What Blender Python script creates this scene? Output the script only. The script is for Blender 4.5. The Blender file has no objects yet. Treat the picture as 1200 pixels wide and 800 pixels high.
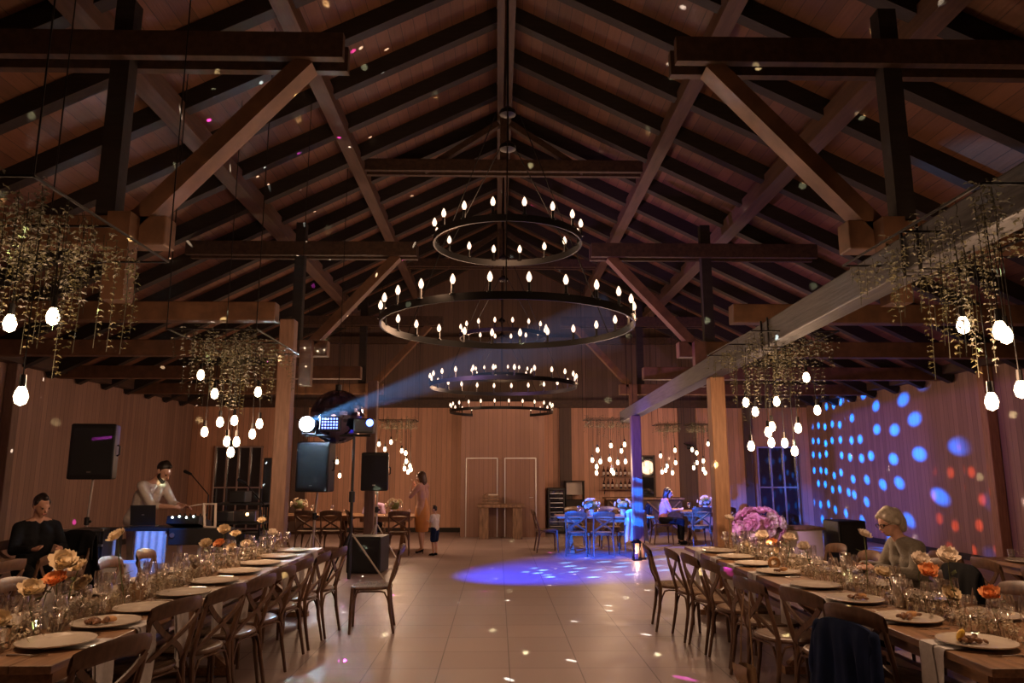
import bpy, bmesh, math, random
from mathutils import Vector, Matrix, Euler
C = bpy.context.scene.collection
PI = math.pi
R = math.radians
rnd = random.Random(7)

# ------------------------------------------------------------------ mesh helpers
class MB:
    def __init__(s): s.v = []; s.f = []
    def add(s, vs, fs):
        b = len(s.v); s.v += [tuple(p) for p in vs]; s.f += [tuple(i + b for i in f) for f in fs]; return s
    def box(s, c, d, rot=None):
        x, y, z = d[0]/2, d[1]/2, d[2]/2
        vs = [Vector(p) for p in ((-x,-y,-z),(x,-y,-z),(x,y,-z),(-x,y,-z),(-x,-y,z),(x,-y,z),(x,y,z),(-x,y,z))]
        if rot: m = Euler(rot).to_matrix(); vs = [m @ p for p in vs]
        c = Vector(c)
        return s.add([p + c for p in vs], [(0,3,2,1),(4,5,6,7),(0,1,5,4),(1,2,6,5),(2,3,7,6),(3,0,4,7)])
    def bar(s, a, b, w, h, up=(0,0,1)):
        a, b = Vector(a), Vector(b); d = (b-a).normalized(); u = Vector(up)
        if abs(d.dot(u)) > .98: u = Vector((1,0,0))
        sd = d.cross(u).normalized()*w/2; u = sd.cross(d).normalized()*h/2
        vs = [a-sd-u,a+sd-u,a+sd+u,a-sd+u,b-sd-u,b+sd-u,b+sd+u,b-sd+u]
        return s.add(vs, [(0,1,2,3),(7,6,5,4),(0,4,5,1),(1,5,6,2),(2,6,7,3),(3,7,4,0)])
    def tube(s, pts, r, n=8, closed=False, flat=None):
        P = [Vector(p) for p in pts]; m = len(P); rs = r if isinstance(r, (list, tuple)) else [r]*m
        vs = []; prev = None
        for i, p in enumerate(P):
            if closed: t = P[(i+1) % m]-P[i-1]
            else: t = P[min(i+1, m-1)]-P[max(i-1, 0)]
            t = t.normalized() if t.length > 1e-9 else Vector((0,0,1))
            if prev is None: u = t.orthogonal().normalized()
            else: u = (prev-t*prev.dot(t)); u = u.normalized() if u.length > 1e-6 else t.orthogonal().normalized()
            prev = u; w = t.cross(u)
            for k in range(n):
                a = 2*PI*k/n; vs.append(p+(u*math.cos(a)+w*math.sin(a))*rs[i])
        fs = []
        for i in range(m if closed else m-1):
            for k in range(n):
                a, b = i*n+k, i*n+(k+1) % n; j = ((i+1) % m)*n
                fs.append((a, b, j+(k+1) % n, j+k))
        if not closed: fs.append(tuple(range(n-1,-1,-1))); fs.append(tuple((m-1)*n+k for k in range(n)))
        return s.add(vs, fs)
    def lathe(s, prof, n=16, c=(0,0,0), cap=True):
        c = Vector(c); vs = []
        for r, z in prof:
            for k in range(n): a = 2*PI*k/n; vs.append(c+Vector((r*math.cos(a), r*math.sin(a), z)))
        fs = []
        for i in range(len(prof)-1):
            for k in range(n): a, b = i*n+k, i*n+(k+1) % n; fs.append((a, b, b+n, a+n))
        if cap:
            if prof[0][0] > 1e-5: fs.append(tuple(range(n-1,-1,-1)))
            if prof[-1][0] > 1e-5: fs.append(tuple((len(prof)-1)*n+k for k in range(n)))
        return s.add(vs, fs)
    def ell(s, c, r, n=12, m=8, rot=None):
        c = Vector(c); rr = r if isinstance(r, (list, tuple)) else (r, r, r); M = Euler(rot).to_matrix() if rot else None
        vs = []; fs = []
        for i in range(m+1):
            t = PI*i/m
            for k in range(n):
                a = 2*PI*k/n; p = Vector((rr[0]*math.sin(t)*math.cos(a), rr[1]*math.sin(t)*math.sin(a), rr[2]*math.cos(t)))
                vs.append(c+(M @ p if M else p))
        for i in range(m):
            for k in range(n): a, b = i*n+k, i*n+(k+1) % n; fs.append((a, a+n, b+n, b))
        return s.add(vs, fs)
    def cap(s, a, b, ra, rb, n=10):
        a, b = Vector(a), Vector(b); s.ell(a, ra, n, 6); s.ell(b, rb, n, 6)
        return s.tube([a, b], [ra, rb], n)
    def chain(s, pts, rs, n=10):
        for i in range(len(pts)-1): s.cap(pts[i], pts[i+1], rs[i], rs[i+1], n)
        return s
    def grid(s, fn, nu, nv, closed=False):
        vs = [fn(i/(nu), j/(nv)) for j in range(nv+1) for i in range(nu+1)]
        fs = [(j*(nu+1)+i, j*(nu+1)+i+1, (j+1)*(nu+1)+i+1, (j+1)*(nu+1)+i) for j in range(nv) for i in range(nu)]
        return s.add(vs, fs)
    def mesh(s, name, m, smooth=True):
        me = bpy.data.meshes.new(name); me.from_pydata(s.v, [], s.f)
        bm = bmesh.new(); bm.from_mesh(me); bmesh.ops.remove_doubles(bm, verts=bm.verts, dist=1e-6)
        bmesh.ops.recalc_face_normals(bm, faces=bm.faces); bm.to_mesh(me); bm.free()
        if smooth: me.shade_smooth(); me.set_sharp_from_angle(angle=R(38))
        me.materials.append(m); return me

def obj(name, mb, m, parent=None, smooth=True, bevel=0):
    o = bpy.data.objects.new(name, mb.mesh(name, m, smooth)); C.objects.link(o)
    if parent: o.parent = parent
    if bevel:
        b = o.modifiers.new('b', 'BEVEL'); b.width = bevel; b.segments = 2; b.limit_method = 'ANGLE'
    return o
def tag(o, label, cat, group=None, kind=None):
    o['label'] = label; o['category'] = cat
    if group: o['group'] = group
    if kind: o['kind'] = kind
    return o
def thing(name, label, cat, loc=(0,0,0), rz=0, group=None, kind=None):
    o = bpy.data.objects.new(name, None); C.objects.link(o); o.empty_display_size = .1
    o.location = loc; o.rotation_euler = (0,0,rz); return tag(o, label, cat, group, kind)
KIDS = {}
def copy_tree(o, parent=None):
    c = o.copy(); C.objects.link(c)
    if parent: c.parent = parent
    for ch in KIDSOF(o): copy_tree(ch, c)
    return c
def KIDSOF(o): return [x for x in o.children]
def place(proto, used, loc, rz, label, group=None, cat=None):
    o = copy_tree(proto) if used else proto
    o.location = loc; o.rotation_euler = (0,0,rz); o['label'] = label
    if group: o['group'] = group
    return o
ORD = ['nearest','second','third','fourth','fifth','sixth','seventh','eighth','ninth','tenth','eleventh','twelfth']

# ------------------------------------------------------------------ materials
def nt(m): m.use_nodes = True; return m.node_tree
def mat(name, col, rough=.5, metal=0, var=0, scale=8, stretch=(1,1,1), bump=0, coat=0, spec=.5, sheen=0):
    m = bpy.data.materials.new(name); t = nt(m); n = t.nodes; b = n['Principled BSDF']
    b.inputs['Base Color'].default_value = (*col, 1); b.inputs['Roughness'].default_value = rough
    b.inputs['Metallic'].default_value = metal; b.inputs['Coat Weight'].default_value = coat
    b.inputs['Specular IOR Level'].default_value = spec; b.inputs['Sheen Weight'].default_value = sheen
    if var or bump:
        tc = n.new('ShaderNodeTexCoord'); mp = n.new('ShaderNodeMapping'); mp.inputs['Scale'].default_value = stretch
        nz = n.new('ShaderNodeTexNoise'); nz.inputs['Scale'].default_value = scale; nz.inputs['Detail'].default_value = 5
        t.links.new(tc.outputs['Object'], mp.inputs[0]); t.links.new(mp.outputs[0], nz.inputs['Vector'])
        if var:
            cr = n.new('ShaderNodeValToRGB'); cr.color_ramp.elements[0].position = .3; cr.color_ramp.elements[1].position = .7
            cr.color_ramp.elements[0].color = (*[c*(1-var) for c in col], 1); cr.color_ramp.elements[1].color = (*[min(1, c*(1+var)) for c in col], 1)
            t.links.new(nz.outputs[0], cr.inputs[0]); t.links.new(cr.outputs[0], b.inputs['Base Color'])
        if bump:
            bp = n.new('ShaderNodeBump'); bp.inputs['Strength'].default_value = bump; bp.inputs['Distance'].default_value = .01
            t.links.new(nz.outputs[0], bp.inputs['Height']); t.links.new(bp.outputs[0], b.inputs['Normal'])
    return m
def emit(name, col, s, sample='NONE'):
    m = bpy.data.materials.new(name); t = nt(m); t.nodes.clear()
    e = t.nodes.new('ShaderNodeEmission'); o = t.nodes.new('ShaderNodeOutputMaterial')
    e.inputs[0].default_value = (*col, 1); e.inputs[1].default_value = s; t.links.new(e.outputs[0], o.inputs[0])
    m.cycles.emission_sampling = sample; return m
def glass(name, tint=(.95,.95,.93), gl=.12):
    m = bpy.data.materials.new(name); t = nt(m); n = t.nodes; n.clear()
    tr = n.new('ShaderNodeBsdfTransparent'); g = n.new('ShaderNodeBsdfGlossy'); mx = n.new('ShaderNodeMixShader'); o = n.new('ShaderNodeOutputMaterial')
    lw = n.new('ShaderNodeLayerWeight'); lw.inputs[0].default_value = .35
    mr = n.new('ShaderNodeMapRange'); mr.inputs[3].default_value = gl; mr.inputs[4].default_value = .75
    tr.inputs[0].default_value = (*tint, 1); g.inputs['Roughness'].default_value = .06; g.inputs[0].default_value = (1,1,1,1)
    t.links.new(lw.outputs['Facing'], mr.inputs[0]); t.links.new(mr.outputs[0], mx.inputs[0])
    t.links.new(tr.outputs[0], mx.inputs[1]); t.links.new(g.outputs[0], mx.inputs[2]); t.links.new(mx.outputs[0], o.inputs[0]); return m
class NB:   # tiny node builder for math on shader coordinates
    def __init__(s, t): s.t = t
    def m(s, op, a, b=None, c=None):
        n = s.t.nodes.new('ShaderNodeMath'); n.operation = op
        for i, x in enumerate((a, b, c)):
            if x is None: continue
            if isinstance(x, (int, float)): n.inputs[i].default_value = x
            else: s.t.links.new(x, n.inputs[i])
        return n.outputs[0]
    def wn(s, a, b):
        k = s.t.nodes.new('ShaderNodeCombineXYZ'); s.t.links.new(a, k.inputs[0])
        if isinstance(b, (int, float)): k.inputs[1].default_value = b
        else: s.t.links.new(b, k.inputs[1])
        w = s.t.nodes.new('ShaderNodeTexWhiteNoise'); w.noise_dimensions = '2D'; s.t.links.new(k.outputs[0], w.inputs[0]); return w
def boards(name, col, axis, w=.14, var=.25, seam=.05, rough=.6, along=2):
    """planks w wide side by side along one world axis, the grain running along another"""
    m = bpy.data.materials.new(name); t = nt(m); n = t.nodes; b = n['Principled BSDF']; k = NB(t)
    g = n.new('ShaderNodeNewGeometry'); sp = n.new('ShaderNodeSeparateXYZ'); t.links.new(g.outputs['Position'], sp.inputs[0])
    q = k.m('DIVIDE', sp.outputs[axis], w); fl = k.m('FLOOR', q); fr = k.m('FRACT', q)
    mp = n.new('ShaderNodeMapping'); sc = [14,14,14]; sc[along] = 1.0; mp.inputs['Scale'].default_value = sc
    nz = n.new('ShaderNodeTexNoise'); nz.inputs['Scale'].default_value = 2.2; nz.inputs['Detail'].default_value = 6
    t.links.new(g.outputs['Position'], mp.inputs[0]); t.links.new(mp.outputs[0], nz.inputs['Vector'])
    rv = k.wn(fl, .37).outputs[0]
    tone = k.m('ADD', k.m('MULTIPLY', rv, var*1.4), k.m('MULTIPLY', nz.outputs[0], var*1.6))
    tone = k.m('ADD', tone, 1-var*1.5)
    sm = k.m('LESS_THAN', fr, seam); tone = k.m('MULTIPLY', tone, k.m('SUBTRACT', 1.0, k.m('MULTIPLY', sm, .62)))
    mx = n.new('ShaderNodeMix'); mx.data_type = 'RGBA'; mx.blend_type = 'MULTIPLY'; mx.inputs[0].default_value = 1
    mx.inputs['A'].default_value = (*col, 1)
    cc = n.new('ShaderNodeCombineColor'); [t.links.new(tone, cc.inputs[i]) for i in range(3)]
    t.links.new(cc.outputs[0], mx.inputs['B']); t.links.new(mx.outputs['Result'], b.inputs['Base Color'])
    b.inputs['Roughness'].default_value = rough
    bp = n.new('ShaderNodeBump'); bp.inputs['Strength'].default_value = .4; bp.inputs['Distance'].default_value = .01
    t.links.new(k.m('SUBTRACT', nz.outputs[0], k.m('MULTIPLY', sm, 2.0)), bp.inputs['Height']); t.links.new(bp.outputs[0], b.inputs['Normal'])
    return m
def tiles(name, col):
    m = bpy.data.materials.new(name); t = nt(m); n = t.nodes; b = n['Principled BSDF']; k = NB(t)
    g = n.new('ShaderNodeNewGeometry'); sp = n.new('ShaderNodeSeparateXYZ'); t.links.new(g.outputs['Position'], sp.inputs[0])
    def ax(o, off, w):
        q = k.m('DIVIDE', k.m('SUBTRACT', o, off), w); fr = k.m('FRACT', q)
        return k.m('FLOOR', q), k.m('LESS_THAN', fr, .010/w)
    fx, sx = ax(sp.outputs[0], .105, .6); fy, sy = ax(sp.outputs[1], .06, .6)
    seam = k.m('MAXIMUM', sx, sy); rv = k.wn(fx, fy).outputs[0]
    nz = n.new('ShaderNodeTexNoise'); nz.inputs['Scale'].default_value = 3; nz.inputs['Detail'].default_value = 5; t.links.new(g.outputs['Position'], nz.inputs['Vector'])
    tone = k.m('ADD', k.m('ADD', k.m('MULTIPLY', rv, .12), k.m('MULTIPLY', nz.outputs[0], .25)), .8)
    tone = k.m('MULTIPLY', tone, k.m('SUBTRACT', 1.0, k.m('MULTIPLY', seam, .6)))
    mx = n.new('ShaderNodeMix'); mx.data_type = 'RGBA'; mx.blend_type = 'MULTIPLY'; mx.inputs[0].default_value = 1
    mx.inputs['A'].default_value = (*col, 1); cc = n.new('ShaderNodeCombineColor'); [t.links.new(tone, cc.inputs[i]) for i in range(3)]
    t.links.new(cc.outputs[0], mx.inputs['B']); t.links.new(mx.outputs['Result'], b.inputs['Base Color'])
    t.links.new(k.m('ADD', k.m('MULTIPLY', nz.outputs[0], .2), .34), b.inputs['Roughness']); return m

M = dict(
    tile=tiles('floor tile', (.35,.262,.24)),
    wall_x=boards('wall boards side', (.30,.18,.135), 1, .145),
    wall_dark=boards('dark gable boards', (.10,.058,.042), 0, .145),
    alcove=boards('alcove boards', (.25,.135,.098), 0, .12, var=.12),
    purlin=mat('purlin wood', (.10,.055,.035), .6, var=.3, scale=3, stretch=(6,.6,6)),
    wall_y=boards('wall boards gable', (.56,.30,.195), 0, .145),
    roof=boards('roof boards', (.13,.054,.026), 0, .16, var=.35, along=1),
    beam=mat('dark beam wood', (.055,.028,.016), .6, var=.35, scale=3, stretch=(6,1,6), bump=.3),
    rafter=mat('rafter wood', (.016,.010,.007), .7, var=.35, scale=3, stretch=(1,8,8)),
    brace=mat('brace wood', (.13,.062,.03), .6, var=.3, scale=6, bump=.3),
    grey_beam=mat('weathered grey wood', (.066,.063,.065), .6, var=.35, scale=4, stretch=(10,.6,10), bump=.4),
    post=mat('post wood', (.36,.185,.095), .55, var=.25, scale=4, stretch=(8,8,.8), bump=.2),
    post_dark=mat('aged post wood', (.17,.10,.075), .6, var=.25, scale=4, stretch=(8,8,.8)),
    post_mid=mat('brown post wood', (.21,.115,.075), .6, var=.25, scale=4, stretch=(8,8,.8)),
    chair=mat('chair wood', (.115,.06,.034), .38, var=.35, scale=9, stretch=(3,3,.7)),
    rush=mat('woven seat', (.17,.105,.06), .75, var=.4, scale=60, stretch=(1,.15,1), bump=.6),
    table=mat('table wood', (.26,.14,.07), .4, var=.35, scale=5, stretch=(7,.6,7), bump=.15),
    rustic=mat('rough timber', (.20,.115,.07), .7, var=.4, scale=5, stretch=(5,5,.8), bump=.5),
    linen=mat('linen', (.50,.47,.45), .9, var=.08, scale=40, bump=.2, sheen=.3),
    ceramic=mat('ceramic', (.62,.54,.44), .22, coat=.3),
    steel=mat('cutlery steel', (.7,.66,.6), .22, 1),
    black=mat('black plastic', (.012,.012,.013), .5, var=.2, scale=60, bump=.1),
    grille=mat('speaker grille', (.01,.01,.012), .6, bump=.8, scale=220, var=.3),
    iron=mat('black iron', (.02,.018,.017), .42, .7),
    chrome=mat('chrome tube', (.75,.75,.78), .2, 1),
    paletube=mat('pale painted tube', (.55,.48,.42), .35, .3),
    alu=mat('aluminium edge', (.6,.58,.56), .35, 1),
    glass=glass('thin glass', (.97,.96,.94), .3), smoke=glass('smoky glass', (.55,.52,.48), .1),
    pane=mat('night window pane', (.012,.014,.02), .06, spec=.6, coat=.4),
    wine=mat('red wine', (.035,.004,.006), .1), ink=mat('dark drink', (.012,.014,.03), .1), water=glass('water', (.9,.92,.95), .1),
    wax=mat('candle wax', (.75,.64,.5), .55),
    leaf=mat('leaf', (.075,.068,.026), .55, var=.5, scale=20), vine=mat('vine stem', (.03,.03,.014), .8), stem=mat('stem', (.10,.12,.04), .6),
    fern=mat('dry greenery', (.44,.36,.24), .75, var=.5, scale=12),
    cream=mat('cream petals', (.78,.62,.40), .6, var=.12, scale=20), peach=mat('peach petals', (.82,.36,.14), .6, var=.15, scale=20),
    white=mat('white petals', (.80,.68,.55), .6, var=.1, scale=20), rose=mat('pink petals', (.75,.40,.50), .6, var=.2, scale=14),
    felt=mat('tan felt', (.34,.20,.10), .85, var=.15, scale=20, sheen=.3), tan=mat('tan leather', (.28,.17,.09), .5, var=.15, scale=30),
    skin=mat('skin', (.55,.31,.22), .5), skin2=mat('tanned skin', (.48,.26,.18), .5),
    hair=mat('dark hair', (.02,.013,.01), .45, var=.4, scale=40, stretch=(1,1,.2)), brownhair=mat('brown hair', (.07,.035,.02), .45, var=.4, scale=40),
    grey=mat('grey blond hair', (.42,.36,.28), .5, var=.3, scale=50, stretch=(1,1,.2)),
    sweater=mat('olive knit', (.16,.135,.10), .9, var=.15, scale=70, bump=.3, sheen=.2), shirt=mat('pale shirt', (.62,.55,.48), .8, var=.06, scale=20),
    blackcloth=mat('black cloth', (.007,.007,.008), .9, spec=.2), navy=mat('navy cloth', (.006,.014,.05), .85, var=.2, scale=9, spec=.2),
    mustard=mat('mustard satin', (.55,.22,.06), .5, var=.12, scale=6), dusty=mat('dusty pink blouse', (.48,.26,.2), .7, var=.1, scale=8),
    pinkcloth=mat('pink blouse', (.65,.28,.34), .7), lilac=mat('lilac top', (.4,.28,.45), .7), eye=mat('eye', (.03,.02,.015), .2), lip=mat('lips', (.38,.12,.1), .45),
    whiteplastic=mat('white panel', (.62,.53,.46), .6), lens=mat('lamp lens', (.06,.08,.2), .1, coat=.5),
    food=mat('roast food', (.16,.07,.03), .5, var=.5, scale=40, bump=.5), lemon=mat('lemon', (.85,.55,.08), .45), bread=mat('bread', (.45,.24,.10), .8, var=.2, scale=30),
    mirror=mat('mirror facets', (.22,.2,.32), .12, 1),
    bulb=emit('warm bulb', (1,.70,.42), 9), candle_bulb=emit('candle bulb', (1,.66,.44), 1.7), flame=emit('flame', (1,.5,.18), 10),
    blaze=emit('beam lamp', (.55,.75,1), 400), blueled=emit('blue led', (.10,.18,1), 6), led=emit('white led', (.8,1,.9), 9),
)
# ------------------------------------------------------------------ the hall
CX = .10                      # centre line of the hall
XL, XR, YB, YF = -8.7, 9.0, 21.2, -7.0
RIDGE, SLOPE = 8.05, .50
def roofz(x): return RIDGE - SLOPE*abs(x-CX)
def st(name, mb, m, label, cat, parent=None, smooth=False, bevel=0):
    o = obj(name, mb, m, parent, smooth, bevel)
    if not parent: tag(o, label, cat, kind='structure')
    return o
st('floor', MB().box(((XL+XR)/2, (YB+YF)/2, -.1), (XR-XL+.4, YB-YF+.4, .2)), M['tile'], 'warm beige square tiled floor of the barn hall', 'floor')
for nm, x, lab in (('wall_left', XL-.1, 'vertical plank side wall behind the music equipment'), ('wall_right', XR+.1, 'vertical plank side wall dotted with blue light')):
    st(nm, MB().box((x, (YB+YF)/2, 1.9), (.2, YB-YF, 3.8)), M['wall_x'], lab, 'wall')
def gable(y, pts=None):
    pts = pts or [(XL, 0), (XR, 0), (XR, roofz(XR)), (CX, RIDGE), (XL, roofz(XL))]; n = len(pts)
    mb = MB(); mb.add([(x, y, z) for x, z in pts]+[(x, y+.2, z) for x, z in pts], [tuple(range(n)), tuple(range(2*n-1, n-1, -1))]+[(i, (i+1) % n, (i+1) % n+n, i+n) for i in range(n)]); return mb
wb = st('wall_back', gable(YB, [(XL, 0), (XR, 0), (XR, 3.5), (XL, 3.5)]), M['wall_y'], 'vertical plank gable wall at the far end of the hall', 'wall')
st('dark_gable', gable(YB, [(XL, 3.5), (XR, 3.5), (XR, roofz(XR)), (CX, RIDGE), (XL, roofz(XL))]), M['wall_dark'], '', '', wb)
st('wall_front', gable(YF-.2), M['wall_y'], 'vertical plank gable wall behind the viewer', 'wall')
# boxed-out block with two doors in front of the far gable
blk = st('wall_alcove', MB().box((.145, 20.36, 1.75), (2.2, 1.66, 3.5)), M['alcove'], 'boxed out plank block with two flush doors at the far end', 'wall')
for i, (a, b) in enumerate(((-.81, 0.0), (.20, 1.01))):
    d = st('door_%d' % (i+1), MB().box(((a+b)/2, 19.515, 1.0), (b-a-.02, .03, 2.0)), M['alcove'], 'flush plank door with pale painted light gaps, %s of the two in the far block' % ('left' if i == 0 else 'right'), 'door')
    f = MB(); f.box((a, 19.505, 1.0), (.025, .05, 2.03)).box((b, 19.505, 1.0), (.025, .05, 2.03)).box(((a+b)/2, 19.505, 2.01), (b-a, .05, .025)); st('door_frame', f, M['alu'], '', '', d)  # pale strips: the light gaps round each door, put into colour
    st('door_handle', MB().tube([(b-.08, 19.5, 1.0), (b-.08, 19.46, 1.0), (b-.18, 19.46, 1.0)], .009, 6), M['alu'], '', '', d)
for nm, x0, x1, z0, z1, mull, lab in (('window_1', -7.95, -6.65, .1, 2.35, 4, 'tall dark night window with metal bars behind the music equipment'), ('window_2', 7.45, 8.55, .1, 2.35, 3, 'tall dark night window with pale metal bars beside the pale counter'), ('window_3', 4.05, 4.47, .95, 2.10, 1, 'small dark window beside the bar shelf')):
    w = st(nm, MB().box(((x0+x1)/2, YB-.03, (z0+z1)/2), (x1-x0, .05, z1-z0)), M['pane'], lab, 'window')
    f = MB()
    for k in range(mull+1):
        x = x0+(x1-x0)*k/mull; f.box((x, YB-.07, (z0+z1)/2), (.05, .06, z1-z0+.05))
    for z in (z0, (z0+z1)/2, z1): f.box(((x0+x1)/2, YB-.07, z), (x1-x0+.05, .05, .04))
    st('window_frame', f, M['chrome'] if mull > 1 else M['beam'], '', '', w)
for i, (x, w_) in enumerate(((1.95, .34), (5.45, .5), (7.2, .22), (-5.6, .4))):
    st('trim_%d' % (i+1), MB().box((x, YB-.05, 1.75), (w_, .1, 3.5)), M['wall_dark'], 'dark upright board on the far wall, %s' % ('beside the wine cooler', 'right of the farther blue-lit table', 'left of the barred window by the pale counter', 'behind the left loudspeakers')[i], 'wall post')
# roof: two boarded slopes and rafters
rb = MB()
for s in (-1, 1):
    xe = (XL-.4-CX) if s < 0 else (XR+.4-CX)
    pts = [(CX, RIDGE), (CX+xe, RIDGE-SLOPE*abs(xe))]
    vs = [(pts[0][0], y, pts[0][1]+dz) for y in (YF, YB+.2) for dz in (0, .1)]+[(pts[1][0], y, pts[1][1]+dz) for y in (YF, YB+.2) for dz in (0, .1)]
    rb.add(vs, [(0,4,6,2),(1,3,7,5),(0,1,5,4),(2,6,7,3),(4,5,7,6),(0,2,3,1)])
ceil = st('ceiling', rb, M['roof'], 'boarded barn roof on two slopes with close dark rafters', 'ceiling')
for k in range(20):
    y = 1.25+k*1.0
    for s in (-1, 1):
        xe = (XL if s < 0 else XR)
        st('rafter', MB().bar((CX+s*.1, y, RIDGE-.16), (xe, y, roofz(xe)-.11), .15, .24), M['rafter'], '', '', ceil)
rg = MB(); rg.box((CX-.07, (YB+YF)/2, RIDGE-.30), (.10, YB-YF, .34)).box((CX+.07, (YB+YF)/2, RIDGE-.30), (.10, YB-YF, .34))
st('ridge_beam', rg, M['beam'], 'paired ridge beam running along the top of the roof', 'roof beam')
for s, sd in ((-1, 'left'), (1, 'right')):
    for x, z, w, h, lab in ((2.42, 6.63, .2, .2, 'upper'), (3.95, 5.86, .24, .24, 'lower')):
        st('purlin', MB().box((CX+s*x, (YB+YF)/2, z), (w, YB-YF, h)), M['purlin'], '%s purlin along the %s roof slope' % (lab, sd), 'roof beam')
    st('wall_plate', MB().box(((XL+.12 if s < 0 else XR-.12), (YB+YF)/2, 3.66), (.24, YB-YF, .22)), M['beam'], 'timber plate along the top of the %s side wall' % sd, 'roof beam')
# trusses
def truss(y, kind, lab):
    t = thing('roof_truss', lab, 'roof truss', (CX, y, 0), kind='structure')
    for s in (-1, 1):
        xw = abs((XL if s < 0 else XR)-CX)
        if kind != 'G':
            x0, zt = (2.98, 3.70) if 9 < y < 10 else (2.82, 3.60); st('tie_beam', MB().box((s*(x0+xw)/2, 0, zt), (xw-x0, .2, .25)), M['brace'], '', '', t, bevel=.012)
        if kind == 'H':
            h = MB(); h.box((s*3.3, -.11, 5.24), (3.74, .08, .23)).box((s*3.3, .11, 5.24), (3.74, .08, .23)); st('hammer_beam', h, M['beam'], '', '', t)
            st('brace', MB().bar((s*1.75, 0, 5.15), (s*3.12, 0, 3.64), .14, .20, (0,1,0)), M['brace'], '', '', t)
            st('queen_post', MB().box((s*3.34, 0, 4.65), (.16, .14, 2.1)), M['rafter'], '', '', t)
            st('hanging_post', MB().box((s*3.12, -.18, 3.34), (.18, .16, .72)), M['brace'], '', '', t)
    if kind == 'H':
        c = MB(); c.box((0, -.1, 6.70), (4.66, .08, .20)).box((0, .1, 6.70), (4.66, .08, .20)); st('collar_beam', c, M['beam'], '', '', t)
        st('king_post', MB().box((0, 0, 7.2), (.14, .12, 1.0)), M['beam'], '', '', t)
        for s in (-1, 1): st('strut', MB().bar((s*.1, 0, 7.5), (s*1.35, 0, 6.65), .1, .12, (0,1,0)), M['beam'], '', '', t)
    if kind == 'G':
        st('tie_beam', MB().box((0, 0, 5.42), (10.2, .16, .2)), M['beam'], '', '', t)
        st('tie_beam', MB().box((0, 0, 3.58), (15.6, .16, .22)), M['beam'], '', '', t)
    return t
for y, k, lab in ((3.0, 'P', 'pair of side tie beams above the nearest posts'), (5.9, 'H', 'nearest hammer beam truss with paired planks and diagonal braces'), (9.43, 'P', 'pair of side tie beams behind the nearest truss'), (11.7, 'H', 'second hammer beam truss, seen behind the nearest chandelier'),
                  (14.6, 'P', 'pair of side tie beams on the far posts'), (17.5, 'H', 'third hammer beam truss near the far gable'), (21.08, 'G', 'tie beams against the far gable wall')):
    truss(y, k, lab)
# posts and long beams of the aisles
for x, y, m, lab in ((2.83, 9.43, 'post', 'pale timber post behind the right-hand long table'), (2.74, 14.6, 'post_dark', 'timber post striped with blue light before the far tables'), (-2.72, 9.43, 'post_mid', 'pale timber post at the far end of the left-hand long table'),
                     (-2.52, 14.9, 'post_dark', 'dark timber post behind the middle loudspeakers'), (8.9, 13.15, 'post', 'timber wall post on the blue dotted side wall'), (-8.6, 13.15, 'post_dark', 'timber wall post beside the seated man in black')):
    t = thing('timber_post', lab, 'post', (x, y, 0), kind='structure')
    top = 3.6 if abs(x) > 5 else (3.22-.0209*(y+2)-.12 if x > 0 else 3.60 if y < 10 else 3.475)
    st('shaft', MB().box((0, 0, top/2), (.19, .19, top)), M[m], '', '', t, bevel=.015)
    st('base_plate', MB().box((0, 0, .02), (.23, .23, .04)), M['iron'], '', '', t)
for x, m, lab in ((2.80, 'grey_beam', 'weathered grey beam running along the right-hand aisle'),):
    t = thing('aisle_beam', lab, 'beam', (x, 0, 0), kind='structure')
    st('beam', MB().bar((0, -2, 3.22), (0, 16.2, 2.84), .2, .25), M[m], '', '', t, bevel=.015)
    for y in ((4.55, 7.2) if x > 0 else (4.4, 7.4)):
        z = 3.22-.0209*(y+2); b = MB()
        for dy in (-.09, .09):
            b.tube([(-.115, y+dy, z+.14), (-.115, y+dy, z-.16), (.115, y+dy, z-.16), (.115, y+dy, z+.14)], .012, 5)
        st('hanging_strap', b, M['iron'], '', '', t)
for nm, mb in (('baseboard_back', MB().box(((XL-.94)/2, YB-.02, .06), (abs(XL)-.94, .04, .12))), ('baseboard_left', MB().box((XL+.02, 7, .06), (.04, 28, .12))), ('baseboard_right', MB().box((XR-.02, 7, .06), (.04, 28, .12)))):
    st(nm, mb, M['rafter'], 'dark skirting board along the %s wall' % {'back': 'far', 'left': 'left side', 'right': 'right side'}[nm.split('_')[1]], 'skirting')

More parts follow.
